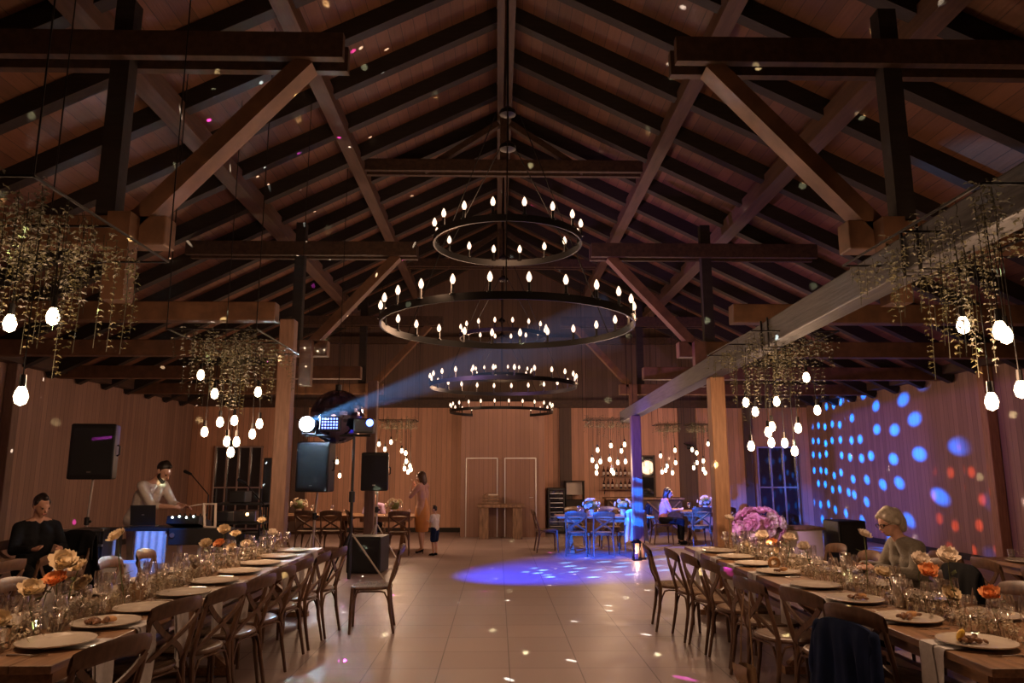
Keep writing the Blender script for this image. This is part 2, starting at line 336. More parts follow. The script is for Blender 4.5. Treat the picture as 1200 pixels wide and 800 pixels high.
# ------------------------------------------------------------------ ring chandeliers
def ring(name, label, loc, rad, n, rodtop):
    t = thing(name, label, 'chandelier', loc, 0, 'iron ring chandeliers along the middle of the hall')
    w = .009; h = .035; N = 64
    mb = MB(); mb.grid(lambda u, v: Vector(((rad+[-w,w,w,-w,-w][round(v*4)])*math.cos(2*PI*u), (rad+[-w,w,w,-w,-w][round(v*4)])*math.sin(2*PI*u), [-h,-h,h,h,-h][round(v*4)])), N, 4)
    obj('ring', mb, M['iron'], t)
    for k in range(3):
        a = 2*PI*k/3+.5
        obj('cable', MB().tube([(rad*math.cos(a), rad*math.sin(a), h), (rad*.12*math.cos(a), rad*.12*math.sin(a), rodtop-loc[2]-.1)], .006, 5), M['iron'], t)
    obj('hub', MB().lathe([(.02, 0), (.09, .02), (.09, .06), (.02, .12)], 10, (0, 0, rodtop-loc[2]-.16)), M['iron'], t)
    obj('suspension_rod', MB().tube([(0, 0, rodtop-loc[2]-.05), (0, 0, RIDGE-.45-loc[2])], .012, 6), M['iron'], t)
    global C_SLEEVE, C_BULB
    for k in range(n):
        a = 2*PI*(k+.5)/n
        if C_SLEEVE is None:
            C_SLEEVE = MB().lathe([(.03, h-.01), (.03, h), (.013, h+.006), (.013, h+.085), (.0, h+.086)], 8).mesh('candle_sleeve', M['iron'])
            z = h+.085; C_BULB = MB().lathe([(.008, z), (.014, z+.008), (.024, z+.032), (.021, z+.056), (.009, z+.084), (.0, z+.096)], 10).mesh('candle_bulb', M['candle_bulb'])
        s = bpy.data.objects.new('candle_sleeve', C_SLEEVE); C.objects.link(s); s.parent = t; s.location = (rad*math.cos(a), rad*math.sin(a), 0)
        b = bpy.data.objects.new('candle_bulb', C_BULB); C.objects.link(b); b.parent = s
    return t
C_SLEEVE = C_BULB = None
LIGHTS = []
for y, who in ((7.4, 'nearest'), (12.9, 'middle'), (18.5, 'farthest')):
    ring('ring_chandelier', 'large lower iron ring of candle bulbs on the %s chandelier' % who, (.10, y, 3.14), 1.29, 24, 5.6)
    ring('ring_chandelier', 'small upper iron ring of candle bulbs on the %s chandelier' % who, (.10, y, 4.02), .77, 16, 5.2)
    for k in range(3):
        a = 2*PI*k/3; LIGHTS.append(((.1+1.33*math.cos(a), y+1.33*math.sin(a), 3.3), 'ring'))
    LIGHTS.append(((.1, y, 4.25), 'ring'))

# ------------------------------------------------------------------ bulbs hanging in greenery
def garland(mb, x, y, z0, z1, r):
    n = int((z0-z1)/.036); px, py = x, y
    for i in range(n):
        z = z0-(z0-z1)*i/n; px += r.uniform(-.012, .012); py += r.uniform(-.012, .012)
        for k in range(r.randint(3, 5)):
            a = r.uniform(0, 2*PI); l = r.uniform(.016, .036); w = l*.55; dx, dy = math.cos(a), math.sin(a); dz = r.uniform(-.7, .25)
            b = Vector((px, py, z)); d = Vector((dx, dy, dz)).normalized()*l; sd = Vector((-dy, dx, r.uniform(-.3, .3))).normalized()*w
            mb.add([b, b+d*.5+sd*.5+Vector((0,0,.006)), b+d, b+d*.5-sd*.5+Vector((0,0,.006))], [(0,1,2,3)])
def cluster(label, cx, cy, bulbs, ztop, seed, hw=.42, hl=.75, zlow=2.35, nst=80, group='pendant bulb clusters in greenery', br=.036, up=None):
    r = random.Random(seed)
    t = thing('hanging_garden_light', label, 'pendant light', (cx, cy, 0), 0, group)
    f = MB(); s = MB()
    for k in range(nst):
        x, y = r.uniform(-hw, hw), r.uniform(-hl, hl); z1 = zlow+r.uniform(-.18, .55)+.2*(abs(x)/hw)
        garland(f, x, y, ztop-r.uniform(0, .1), z1, r); s.tube([(x, y, ztop), (x+.01, y, (ztop+z1)/2), (x, y, z1)], .0018, 4)
    for k in range(260):
        x, y = r.uniform(-hw, hw), r.uniform(-hl, hl); garland(f, x, y, ztop+r.uniform(-.12, .08), ztop-.2, r) if k % 3 == 0 else None
    obj('foliage', f, M['leaf'], t, False)['kind'] = 'stuff'
    obj('vine_stem', s, M['vine'], t)['kind'] = 'stuff'
    fr = MB()
    for x in (-hw, hw): fr.bar((x, -hl, ztop), (x, hl, ztop), .012, .012)
    for y in (-hl, 0, hl): fr.bar((-hw, y, ztop), (hw, y, ztop), .012, .012)
    obj('frame', fr, M['iron'], t)
    if up:
        for x in (-hw, hw):
            for y in (-hl, hl): obj('cable', MB().tube([(x, y, ztop), (x, y, up)], .005, 5), M['iron'], t)
    ks = []
    for x, y, z in bulbs:
        x -= cx; y -= cy
        c = obj('cord', MB().tube([(x*.9, y*.9, ztop), (x, y, z+.06)], .0035, 5), M['iron'], t)
        c2 = obj('socket', MB().lathe([(.0, z+.10), (.016, z+.10), (.018, z+.03), (.0, z+.03)], 8, (x, y, 0), False), M['iron'], c)
        obj('bulb', MB().lathe([(.0, z+.045), (.014, z+.04), (br*.8, z+.01), (br, z-.02), (br*.75, z-.055), (0, z-.07)], 18, (x, y, 0), False), M['bulb'], c)
    return t
BR = [(3.16,7.4,2.62),(3.38,7.7,2.31),(3.03,7.9,2.42),(2.66,7.8,2.40),(2.79,7.9,2.31),(2.85,7.6,2.13),(2.77,7.5,2.07),(3.08,7.5,2.11),(2.62,7.6,1.93),(2.87,7.7,1.97),(3.05,7.8,1.97),(3.05,7.55,1.88)]
BRR = [(2.75,4.2,2.52),(3.0,4.2,2.46),(2.8,4.1,2.06),(3.05,4.2,2.14),(2.65,3.75,2.4),(3.1,3.7,2.3)]
BLL = [(-2.81,4.2,2.51),(-2.57,4.2,2.55),(-2.57,4.0,2.07),(-2.95,3.9,2.3),(-3.1,4.3,2.15)]
BL = [(-2.99,7.4,2.63),(-2.80,7.3,2.43),(-2.44,7.5,2.47),(-2.99,7.6,2.07),(-2.84,7.6,2.17),(-2.66,7.5,2.18),(-2.47,7.7,2.16),(-2.57,7.8,2.06),(-2.72,7.5,1.97),(-2.66,7.6,1.97),(-2.64,7.4,1.86)]
cluster('bulbs in hanging greenery over the far half of the right-hand long table', 2.85, 7.6, BR, 2.98, 1)
cluster('bulbs in hanging greenery over the near end of the right-hand long table', 2.85, 4.2, BRR, 3.08, 2)
cluster('bulbs in hanging greenery over the near end of the left-hand long table', -2.70, 4.2, BLL, 3.08, 3, up=6.1)
cluster('bulbs in hanging greenery over the far half of the left-hand long table', -2.70, 7.6, BL, 2.98, 4, up=6.1)
r9 = random.Random(5)
B1 = [(2.18,16.1,2.14),(2.46,16,2.23),(2.74,15.9,2.25),(2.70,16.1,2.12),(2.05,16,1.92),(2.21,15.9,1.89),(2.44,16.1,1.94),(2.6,16,1.87),(2.75,15.9,1.89),(2.14,16,1.78),(2.15,16.1,1.65),(2.45,15.9,1.70),(2.5,16,1.65)]
B2 = [(3.93,17.8,2.05),(4.26,17.7,2.18),(4.1,17.9,1.81),(4.04,17.8,1.71),(4.18,17.7,1.65),(4.31,17.9,1.89),(3.95,17.8,1.67)]
B3 = [(4.7,17.8,2.2),(4.78,17.7,2.12),(5.12,17.9,2.34),(5.19,17.8,2.01),(4.93,17.7,1.93),(4.83,17.9,1.89),(4.72,17.8,1.77),(4.92,17.7,1.73),(5.02,17.9,1.65)]
B4 = [(-2.63,16.5,2.28),(-2.51,16.6,2.17),(-2.35,16.4,2.32),(-2.12,16.5,2.13),(-2.02,16.4,2.08),(-1.94,16.6,1.8),(-1.97,16.5,1.67),(-2.05,16.5,1.74),(-1.92,16.6,1.72),(-2.0,16.4,1.9)]
B5 = [(-4.38,16.5,1.89),(-4.11,16.6,2.04),(-3.91,16.4,1.71),(-3.46,16.5,2.36),(-3.56,16.6,1.89),(-3.45,16.4,1.59),(-4.2,16.5,1.75)]
for lab, cx, cy, B, sd, hw in (('bulbs in greenery over the nearer blue-lit far table', 2.4, 16.0, B1, 11, .5), ('left bulb bunch over the farther blue-lit table', 4.1, 17.8, B2, 12, .28), ('right bulb bunch over the farther blue-lit table', 4.93, 17.8, B3, 13, .32),
                            ('bulbs in greenery beside the woman in the mustard skirt', -2.2, 16.5, B4, 14, .4), ('bulbs in greenery behind the middle loudspeaker on its stand', -3.9, 16.5, B5, 15, .5)):
    cluster(lab, cx, cy, B, 2.78, sd, hw, .35, 2.40, 36, br=.034, up=6.1 if abs(cx) < 3 else 5.6)
# ------------------------------------------------------------------ cross-back chairs
def make_chair():
    # local frame: the sitter looks along +x, base at the origin
    t = thing('cross_back_chair', 'x', 'chair')
    w = .21
    s = MB(); n = 28
    def seat(u, v):
        a = 2*PI*u; ca, sa = math.cos(a), math.sin(a); q = 2.6
        x = .205*math.copysign(abs(ca)**(2/q), ca); y = (.215+.02*ca)*math.copysign(abs(sa)**(2/q), sa)
        k = (0, .9, 1, 1, .94, .6, 0)[round(v*6)]; z = (.432, .432, .438, .458, .466, .462, .458)[round(v*6)]
        return Vector((x*k, y*k, z))
    s.grid(seat, n, 6); obj('seat', s, M['rush'], t)
    fr = MB(); fr.tube([seat(i/n, .5)+Vector((0, 0, -.008)) for i in range(n)], .017, 7, True); obj('seat_frame', fr, M['chair'], t)
    for sd in (-1, 1):
        y = sd*w
        obj('leg', MB().tube([(.19, y*.86, .455), (.20, y*.92, .25), (.205, y*.98, 0)], [.018, .017, .013], 8), M['chair'], t)
        obj('leg', MB().tube([(-.275, sd*.03+sd*.175*.98, .79), (-.255, sd*.203, .70), (-.215, sd*.203, .56), (-.185, sd*.196, .45), (-.20, sd*.20, .25), (-.245, sd*.208, 0)], [.014, .016, .017, .018, .017, .013], 8), M['chair'], t)
    cr = MB()
    def crest(u, v):   # broad curved top rail
        a = (u-.5)*2; y = a*.222; bow = -.045*(1-a*a)
        top = .885-.025*a*a-.012*abs(a)**6; bot = .755+.03*(1-a*a)
        z = bot+(top-bot)*(1-abs(v*2-1)); th = .011 if v < .5 else -.011
        if v in (0, .5, 1): th = 0
        return Vector((-.262+bow-.035*(z-.75)/.13+th, y, z))
    cr.grid(crest, 14, 8); obj('crest_rail', cr, M['chair'], t, bevel=0)
    for sd in (-1, 1):
        pts = []
        for i in range(11):
            k = i/10; y = sd*(.185*(1-k)-.195*k+.02*math.sin(k*2*PI)); z = .775-.30*k; x = -.29+.105*k-.025*math.sin(k*PI)+sd*.007
            pts.append(Vector((x, y, z)))
        m = MB(); vs = []
        for i, p in enumerate(pts):
            d = (pts[min(i+1, 10)]-pts[max(i-1, 0)]).normalized(); nr = Vector((1, 0, .25)).normalized(); wd = d.cross(nr).normalized()*.017
            vs += [p-wd-nr*.006, p+wd-nr*.006, p+wd+nr*.006, p-wd+nr*.006]
        m.add(vs, [(i*4+k, i*4+(k+1) % 4, i*4+4+(k+1) % 4, i*4+4+k) for i in range(10) for k in range(4)]+[(3,2,1,0),(40,41,42,43)])
        obj('cross_slat', m, M['chair'], t)
    def arch(a, b, z):  # bent brace under the seat
        a, b = Vector(a), Vector(b); pts = []
        for i in range(13):
            k = i/12; p = a.lerp(b, .5-.5*math.cos(PI*k)); p.z = z+(.42-z)*min(1, math.sin(PI*k)*1.35); pts.append(p)
        return MB().tube(pts, .009, 6)
    for a, b in (((.2, -.19, 0), (.2, .19, 0)), ((.2, .19, 0), (-.2, .2, 0)), ((.2, -.19, 0), (-.2, -.2, 0)), ((-.2, .2, 0), (-.2, -.2, 0))):
        obj('bent_brace', arch(a, b, .2), M['chair'], t)
    return t
CHAIR = make_chair(); used = [False]
def chair(x, y, deg, label, group='cross-back wooden chairs'):
    o = place(CHAIR, used[0], (x, y, 0), R(deg), label, group); used[0] = True; return o
rowR = [(1.94, 8.26), (2.08, 7.80), (2.14, 7.33), (2.20, 6.84), (2.22, 6.27), (2.16, 5.74), (2.32, 5.21), (2.37, 4.60), (2.22, 3.75)]
angR = [-6, 3, 6, 8, 10, 12, 17, 20, 16]
for i, (x, y) in enumerate(reversed(rowR)):
    n = len(rowR)-1-i
    if i == 0: continue
    lab = {1: 'cross-back chair draped with a navy jacket, aisle side of the right-hand table', 2: 'cross-back chair just beyond the one with the navy jacket', 3: 'cross-back chair with a tan bag hung on its back by long straps'}.get(i, 'cross-back chair on the aisle side of the right-hand table, %s beyond the bag' % ORD[i-3].replace('second', 'first').replace('third', 'second') if i > 4 else 'cross-back chair right behind the one holding the tan bag')
    if i > 4: lab = 'aisle-side cross-back chair at the right-hand table, %s from its far end' % {8: 'the last one', 7: 'second', 6: 'third', 5: 'fourth'}[i]
    chair(x, y, angR[n], lab)
rowL = [(-2.08, 3.82), (-2.26, 4.92), (-2.15, 5.44), (-2.08, 5.94), (-2.06, 6.44), (-2.05, 7.02), (-2.00, 7.56), (-1.94, 8.06)]
angL = [159, 162, 165, 168, 166, 172, 176, 172]
for i, (x, y) in enumerate(rowL):
    chair(x, y, angL[i], 'aisle-side cross-back chair at the left-hand table, %s' % ('the nearest one' if i == 0 else ORD[i]+' from its near end' if i < 7 else 'last before the pulled-out chair'))
chair(-1.34, 8.24, 186, 'cross-back chair pulled out alone at the far end of the left-hand table')
for i, y in enumerate((4.35, 5.0, 5.7, 6.4, 7.1, 7.8)):
    chair(-3.28, y, 2+(i*37 % 9)-4, 'cross-back chair on the wall side of the left-hand table, %s from the near end' % ORD[i].replace('nearest', 'first'))
for i, y in enumerate((4.6, 5.35, 6.05, 7.5, 8.2)):
    chair(3.42, y, 180+(i*31 % 9)-4, 'cross-back chair on the wall side of the right-hand table, %s from the near end' % ORD[i].replace('nearest', 'first'))
chair(3.72, 6.75, 186, 'cross-back chair the woman in the olive sweater sits on')
for i, (x, y, a) in enumerate(((4.70, 7.45, 8), (4.74, 6.85, -3), (4.76, 6.2, 4), (4.72, 5.6, 0))):
    chair(x, y, a, 'cross-back chair at the right-hand wall table with its back turned, %s from the far end' % ORD[i].replace('nearest', 'first'))
for i, (x, y, a) in enumerate(((-4.62, 7.45, 186), (-4.64, 6.9, 176), (-4.66, 6.3, 180), (-4.66, 5.7, 184))):
    chair(x, y, a, 'cross-back chair at the left-hand wall table with its back turned, %s from the far end' % ORD[i].replace('nearest', 'first'))
chair(-5.32, 8.66, 318, 'chair under the man in black by the left wall'); chair(-4.96, 8.62, 250, 'chair hidden under a black coat beside the seated man in black')

# ------------------------------------------------------------------ tables
def long_table(name, label, x, y0, y1, w=1.0, z=.75, runner=False, xleg=True, mt='table', yaw=0, cat='table', group=None):
    L = y1-y0; t = thing(name, label, cat, (x, (y0+y1)/2, 0), yaw, group)
    tp = MB(); k = 5
    for i in range(k): tp.box((-w/2+w*(i+.5)/k, 0, z-.02), (w/k-.003, L, .04))
    obj('tabletop', tp, M[mt], t, False, .004)
    ap = MB()
    for s in (-1, 1): ap.box((s*(w/2-.09), 0, z-.08), (.03, L-.3, .08))
    for s in (-1, 1): ap.box((0, s*(L/2-.16), z-.08), (w-.2, .03, .08))
    obj('apron', ap, M[mt], t, False)
    n = max(2, round(L/1.9))
    for i in range(n):
        yy = -L/2+.3+(L-.6)*i/(n-1); m = MB(); hw = w/2-.14
        m.bar((-hw, yy, .06), (hw, yy, z-.06), .07, .07, (0,1,0)).bar((hw, yy, .06), (-hw, yy, z-.06), .06, .075, (0,1,0)).box((0, yy, .04), (w-.16, .09, .06)).box((0, yy, z-.07), (w-.2, .09, .05))
        obj('trestle_leg', m, M[mt], t, False)
    obj('stretcher', MB().box((0, 0, .36), (.06, L-.6, .06)), M[mt], t, False)
    return t
TL = (-2.60, 3.72, 9.25); TR = (2.80, 3.58, 9.28)
long_table('long_dining_table', 'long wooden banquet table on the left with red wine glasses', *TL)
long_table('long_dining_table', 'long wooden banquet table on the right under the grey aisle beam', *TR)
long_table('long_dining_table', 'long wooden table along the left wall before the seated man in black', -5.42, 4.6, 8.15, .9)
long_table('long_dining_table', 'long wooden table along the right wall behind the woman in olive', 5.62, 4.6, 8.1, .9)
def cross_table(label, x, y, L, w=.95, deg=90):
    return long_table('banquet_table', label, x, y-L/2, y+L/2, w, mt='table', yaw=R(deg), group='far banquet tables')
cross_table('far banquet table lit blue, before the striped post', 2.25, 15.95, 2.0)
cross_table('far banquet table lit blue with a woman in pink seated by it', 4.92, 17.75, 1.25)
cross_table('far banquet table left of the woman in the mustard skirt', -2.35, 16.1, 1.3)
cross_table('far banquet table behind the middle loudspeaker pole', -3.95, 16.4, 1.9)
for x, y, a, lab in ((1.62, 15.3, 80, 'front left chair at the nearer blue-lit far table'), (2.10, 15.2, 95, 'front middle chair at the nearer blue-lit far table'), (2.72, 15.25, 98, 'chair under a blue-lit white cloth before the striped post'),
                     (1.75, 16.75, 270, 'rear left chair at the nearer blue-lit far table'), (2.5, 16.75, 268, 'rear right chair at the nearer blue-lit far table'), (1.05, 15.95, 5, 'end chair at the nearer blue-lit far table beside the wine cooler'),
                     (3.86, 17.62, 2, 'chair the woman in pink sits on'), (4.58, 17.05, 92, 'middle front chair at the farther blue-lit table'), (5.12, 17.05, 95, 'right front chair at the farther blue-lit table'),
                     (-3.4, 15.7, 92, 'right front chair at the far table behind the loudspeaker pole'), (-3.9, 15.7, 86, 'left front chair at the far table behind the loudspeaker pole'), (-2.85, 15.9, 20, 'chair between the two far tables on the left'),
                     (-2.0, 15.5, 95, 'front chair at the far table beside the woman in mustard'), (-2.68, 16.62, 275, 'chair the person in lilac sits on')):
    chair(x, y, a, lab)
# ------------------------------------------------------------------ tableware prototypes
def seatname(k, n): return 'the nearest place' if k == 0 else 'place %s from the near end' % ORD[k]
def proto_plate(r):
    t = thing('dinner_plate', 'x', 'plate'); k = r/.15
    obj('plate_body', MB().lathe([(0, .004), (.085*k, .004), (.09*k, 0), (.10*k, .002), (.15*k, .018), (.151*k, .021), (.147*k, .023), (.10*k, .010), (.085*k, .008), (0, .008)], 40, cap=False), M['ceramic'], t)
    obj('rim', MB().tube([(.149*k*math.cos(2*PI*i/40), .149*k*math.sin(2*PI*i/40), .0225) for i in range(40)], .0028, 6, True), M['ceramic'], t); return t
def proto_glass(kind):
    if kind == 'wine':
        pr = [(.036, 0), (.034, .003), (.006, .008), (.004, .02), (.004, .085), (.012, .092), (.032, .112), (.041, .14), (.040, .17), (.034, .205)]
    elif kind == 'flute':
        pr = [(.032, 0), (.03, .003), (.005, .008), (.004, .09), (.012, .105), (.024, .14), (.027, .18), (.024, .235)]
    else:
        pr = [(.028, 0), (.033, .004), (.038, .10), (.0385, .105)]
    t = thing({'wine': 'wine_glass', 'flute': 'champagne_flute', 'tumbler': 'water_tumbler'}[kind], 'x', 'glass')
    if kind == 'tumbler':
        obj('cup', MB().lathe(pr, 16, cap=False), M['glass'], t); obj('base', MB().lathe([(.0, .001), (.031, .001), (.032, .009), (0, .009)], 16, cap=False), M['glass'], t)
        obj('water', MB().lathe([(0, .010), (.031, .010), (.0345, .055), (0, .055)], 14, cap=False), M['water'], t)
    else:
        i = 5 if kind == 'wine' else 4
        obj('bowl', MB().lathe(pr[i-1:], 18, cap=False), M['glass'], t); obj('stem', MB().lathe(pr[2:i], 8, cap=False), M['glass'], t); obj('foot', MB().lathe([(0, .006)]+[pr[2], pr[1], pr[0]]+[(0, 0)], 16, cap=False), M['glass'], t)
    return t
def fill(t, m, z0, z1, kind='wine'):
    o = obj('drink', MB().lathe([(0, z0), (.013, z0), (.030, z0+.018), (.0385, z1-.005), (.0388, z1), (0, z1)] if kind == 'wine' else [(0, z0), (.031, z0), (.0345, z1), (0, z1)], 16, cap=False), M[m], t)
    return o
def proto_knife():
    t = thing('table_knife', 'x', 'cutlery'); b = MB()
    b.add([(0,-.007,.002),(.10,-.009,.002),(.125,0,.002),(.10,.006,.002),(0,.006,.002),(0,-.007,.0045),(.10,-.009,.003),(.125,0,.003),(.10,.006,.0035),(0,.006,.0045)], [(4,3,2,1,0),(5,6,7,8,9)]+[(i, (i+1) % 5, (i+1) % 5+5, i+5) for i in range(5)])
    obj('blade', b, M['steel'], t); obj('handle', MB().tube([(0,0,.005),(-.05,0,.006),(-.10,0,.005)], [.005,.0065,.006], 8), M['steel'], t); return t
def proto_fork():
    t = thing('table_fork', 'x', 'cutlery'); b = MB()
    for y in (-.009,-.003,.003,.009): b.bar((.05, y, .006), (.10, y*1.05, .008), .0028, .002)
    b.box((.04, 0, .005), (.03, .022, .002)); obj('tines', b, M['steel'], t)
    obj('handle', MB().tube([(.03,0,.005),(-.03,0,.007),(-.10,0,.005)], [.003,.004,.006], 8), M['steel'], t); return t
def proto_napkin():
    t = thing('hanging_napkin', 'x', 'napkin')   # +x points to the table edge, the edge lies at x = .22
    def f(u, v, off=0):
        s = v*.62; y = (u-.5)*.23
        if s < .24: x, z = s-.02, .006+.002*math.sin(u*9)
        else:
            q = s-.24; x = .22+.012*min(1, q/.03)+.012*math.sin(u*7+q*5)*min(1, q*5); z = .006-max(0, q-.012); y *= 1-.22*q/.38; y += .01*math.sin(q*9)
        return Vector((x+off, y, z+off*.6))
    obj('cloth', MB().grid(lambda u, v: f(u, v), 14, 26), M['linen'], t)
    obj('fold', MB().grid(lambda u, v: f(.08+u*.5, v*.97, .006), 8, 26), M['linen'], t); return t
def bloom_mesh(name, m, seed):
    r = random.Random(seed); mb = MB()
    for i, (n, tilt, ln) in enumerate(((9, 78, 1.0), (9, 62, .95), (8, 44, .85), (7, 28, .72), (5, 12, .58), (4, 4, .45))):
        for k in range(n):
            a = 2*PI*(k+.5*(i % 2)+r.uniform(-.15, .15))/n; tl = R(tilt+r.uniform(-8, 8)); L = ln*r.uniform(.9, 1.08); w = .30*L+.06
            ca, sa = math.cos(a), math.sin(a)
            def p(u, v):
                s = v*L; bend = tl-.5*(v-.3)*(1 if i < 3 else -.6); rad = .06+s*math.sin(bend); z = s*math.cos(bend)*.75
                wy = w*math.sin(PI*min(1, .12+v*.80))**.7*(u-.5)*2; z += .10*L*((u-.5)*2)**2*math.sin(bend)+.04*L*math.sin(u*7+k)*v
                return Vector((rad*ca-wy*sa, rad*sa+wy*ca, z))
            mb.grid(p, 4, 5)
    return mb.mesh(name, m)
BLOOM = {c: bloom_mesh('bloom', M[c], i) for i, c in enumerate(('cream', 'peach', 'white', 'rose'))}
BUD = MB().lathe([(.03, 0), (.032, .05), (.026, .085), (.012, .11), (.012, .135), (.016, .14)], 14, cap=False).mesh('vase', M['glass'])
def flower(x, y, z, col, size, label, base=.75, tilt=None):
    r = random.Random(int(x*1000+y*777+z*99)); bx = x+r.uniform(-.08, .08); by = y+r.uniform(-.06, .06)
    v = bpy.data.objects.new('bud_vase', BUD); C.objects.link(v); v.location = (bx, by, base); tag(v, 'bottle vase of the '+' '.join(label.split()[:12]), 'vase', 'bud vases')
    t = thing('cut_flower', label, 'flower', (x, y, z), 0, 'single flowers along the long tables')
    tx, ty = tilt or (r.uniform(-.6, .1), r.uniform(-.5, .5))
    b = bpy.data.objects.new('bloom', BLOOM[col]); C.objects.link(b); b.parent = t; b.scale = (size/2*.92,)*3; b.rotation_euler = (R(35)+tx, ty, r.uniform(0, 6)) ; b.location = (0, 0, -size*.2)
    b.rotation_euler = (.75+tx*.5, ty, 0)
    e = Vector((bx-x, by-y, base-z+.02)); m = e*.45+Vector((r.uniform(-.03, .03), 0, .02))
    obj('stem', MB().tube([(0, .0, -size*.15), Vector((0, 0, -size*.3)).lerp(m, .5), m, e], .0035, 6), M['stem'], t)
    lf = MB()
    for q in (.35, .6):
        c = Vector((0, 0, 0)).lerp(e, q); a = r.uniform(0, 6); d = Vector((math.cos(a), math.sin(a), .35)); sd = Vector((-d.y, d.x, 0))*.018
        lf.add([c, c+d*.035+sd, c+d*.075, c+d*.035-sd], [(0,1,2,3)])
    obj('leaf', lf, M['stem'], t)
PL = proto_plate(.19); uPL = [0]; KN = proto_knife(); FK = proto_fork(); NP = proto_napkin(); GW = proto_glass('wine'); GF = proto_glass('flute'); GT = proto_glass('tumbler')
cnt = {}
def put(p, loc, rz, lab, group):
    c = cnt.get(p.name, 0); cnt[p.name] = c+1
    return place(p, c > 0, loc, rz, lab, group)
def greens(name, lab, cx, y0, y1, hw, n, seed, base=.75):
    r = random.Random(seed); mb = MB()
    for k in range(n):
        x = cx+r.gauss(0, hw*.5); y = r.uniform(y0, y1); h = r.uniform(.04, .13)*(1.25-.5*abs(x-cx)/hw)
        if abs(x-cx) > hw: continue
        a = r.uniform(0, 6.28); ln = Vector((math.cos(a), math.sin(a), 0))*r.uniform(.01, .07); sd = Vector((-ln.y, ln.x, 0)).normalized()*.0022
        b = Vector((x, y, base+.001)); tp = b+ln+Vector((0, 0, h)); mb.add([b-sd, b+sd, tp], [(0,1,2)])
        for q in range(r.randint(2, 5)):
            c = b.lerp(tp, r.uniform(.4, 1)); a = r.uniform(0, 6.28); d = Vector((math.cos(a), math.sin(a), r.uniform(-.3, .8)))*r.uniform(.008, .02); s2 = Vector((-d.y, d.x, r.uniform(-.01, .01)))*.45
            mb.add([c, c+d*.5+s2, c+d, c+d*.5-s2], [(0,1,2,3)])
    o = obj(name, mb, M['fern'], None, False); return tag(o, lab, 'greenery', kind='stuff')
def candle(x, y, z, lab, h=.17, lit=False):
    t = thing('candle_lantern', lab, 'candle', (x, y, z), 0, 'pillar candles in glass cylinders')
    obj('glass_cylinder', MB().lathe([(0, .002), (.042, .002), (.044, .01), (.044, h+.04), (.042, h+.043)], 18, cap=False), M['glass'], t)
    obj('candle', MB().lathe([(0, .006), (.032, .006), (.032, h-.012), (.024, h-.008), (0, h-.012)], 16, cap=False), M['wax'], t)
    obj('wick', MB().tube([(0, 0, h-.012), (.001, 0, h+.006)], .0015, 5), M['iron'], t)
def napkin_fold(x, y, z, lab, m='linen', h=.2, w=.07, rz=0):
    t = thing('folded_napkin', lab, 'napkin', (x, y, z), rz)
    def f(u, v):
        a = 2*PI*u; k = 1-.25*v-.55*max(0, v-.55)/.45; zz = h*v*(1+.12*math.cos(a)*v)
        return Vector((w*k*math.cos(a)*.75, w*k*math.sin(a), zz))
    obj('cloth', MB().grid(f, 20, 10), M[m], t)
    obj('cuff', MB().grid(lambda u, v: Vector((w*1.07*.75*math.cos(2*PI*u), w*1.07*math.sin(2*PI*u), h*.02+h*.4*v)), 20, 3), M[m], t)
def food(x, y, z, lab, bits, lem=None):
    t = thing('food_portion', lab, 'food', (x, y, z)); r = random.Random(int(x*100+y*31))
    m = MB()
    for k in range(bits): m.ell((r.gauss(0, .035), r.gauss(0, .03), .012+r.uniform(0, .012)), (r.uniform(.012, .024), r.uniform(.01, .02), r.uniform(.008, .016)), 8, 5, (r.uniform(0, 3), 0, r.uniform(0, 3)))
    obj('meat', m, M['food'], t)['kind'] = 'stuff'
    if lem:
        l = MB(); l.ell((lem, .01, .035), (.034, .014, .034), 12, 8, (.3, 0, .5)); obj('lemon_wedge', l, M['lemon'], t)
    else:
        b = MB(); b.ell((.06, .02, .022), (.04, .022, .018), 10, 6); obj('bread_piece', b, M['bread'], t)
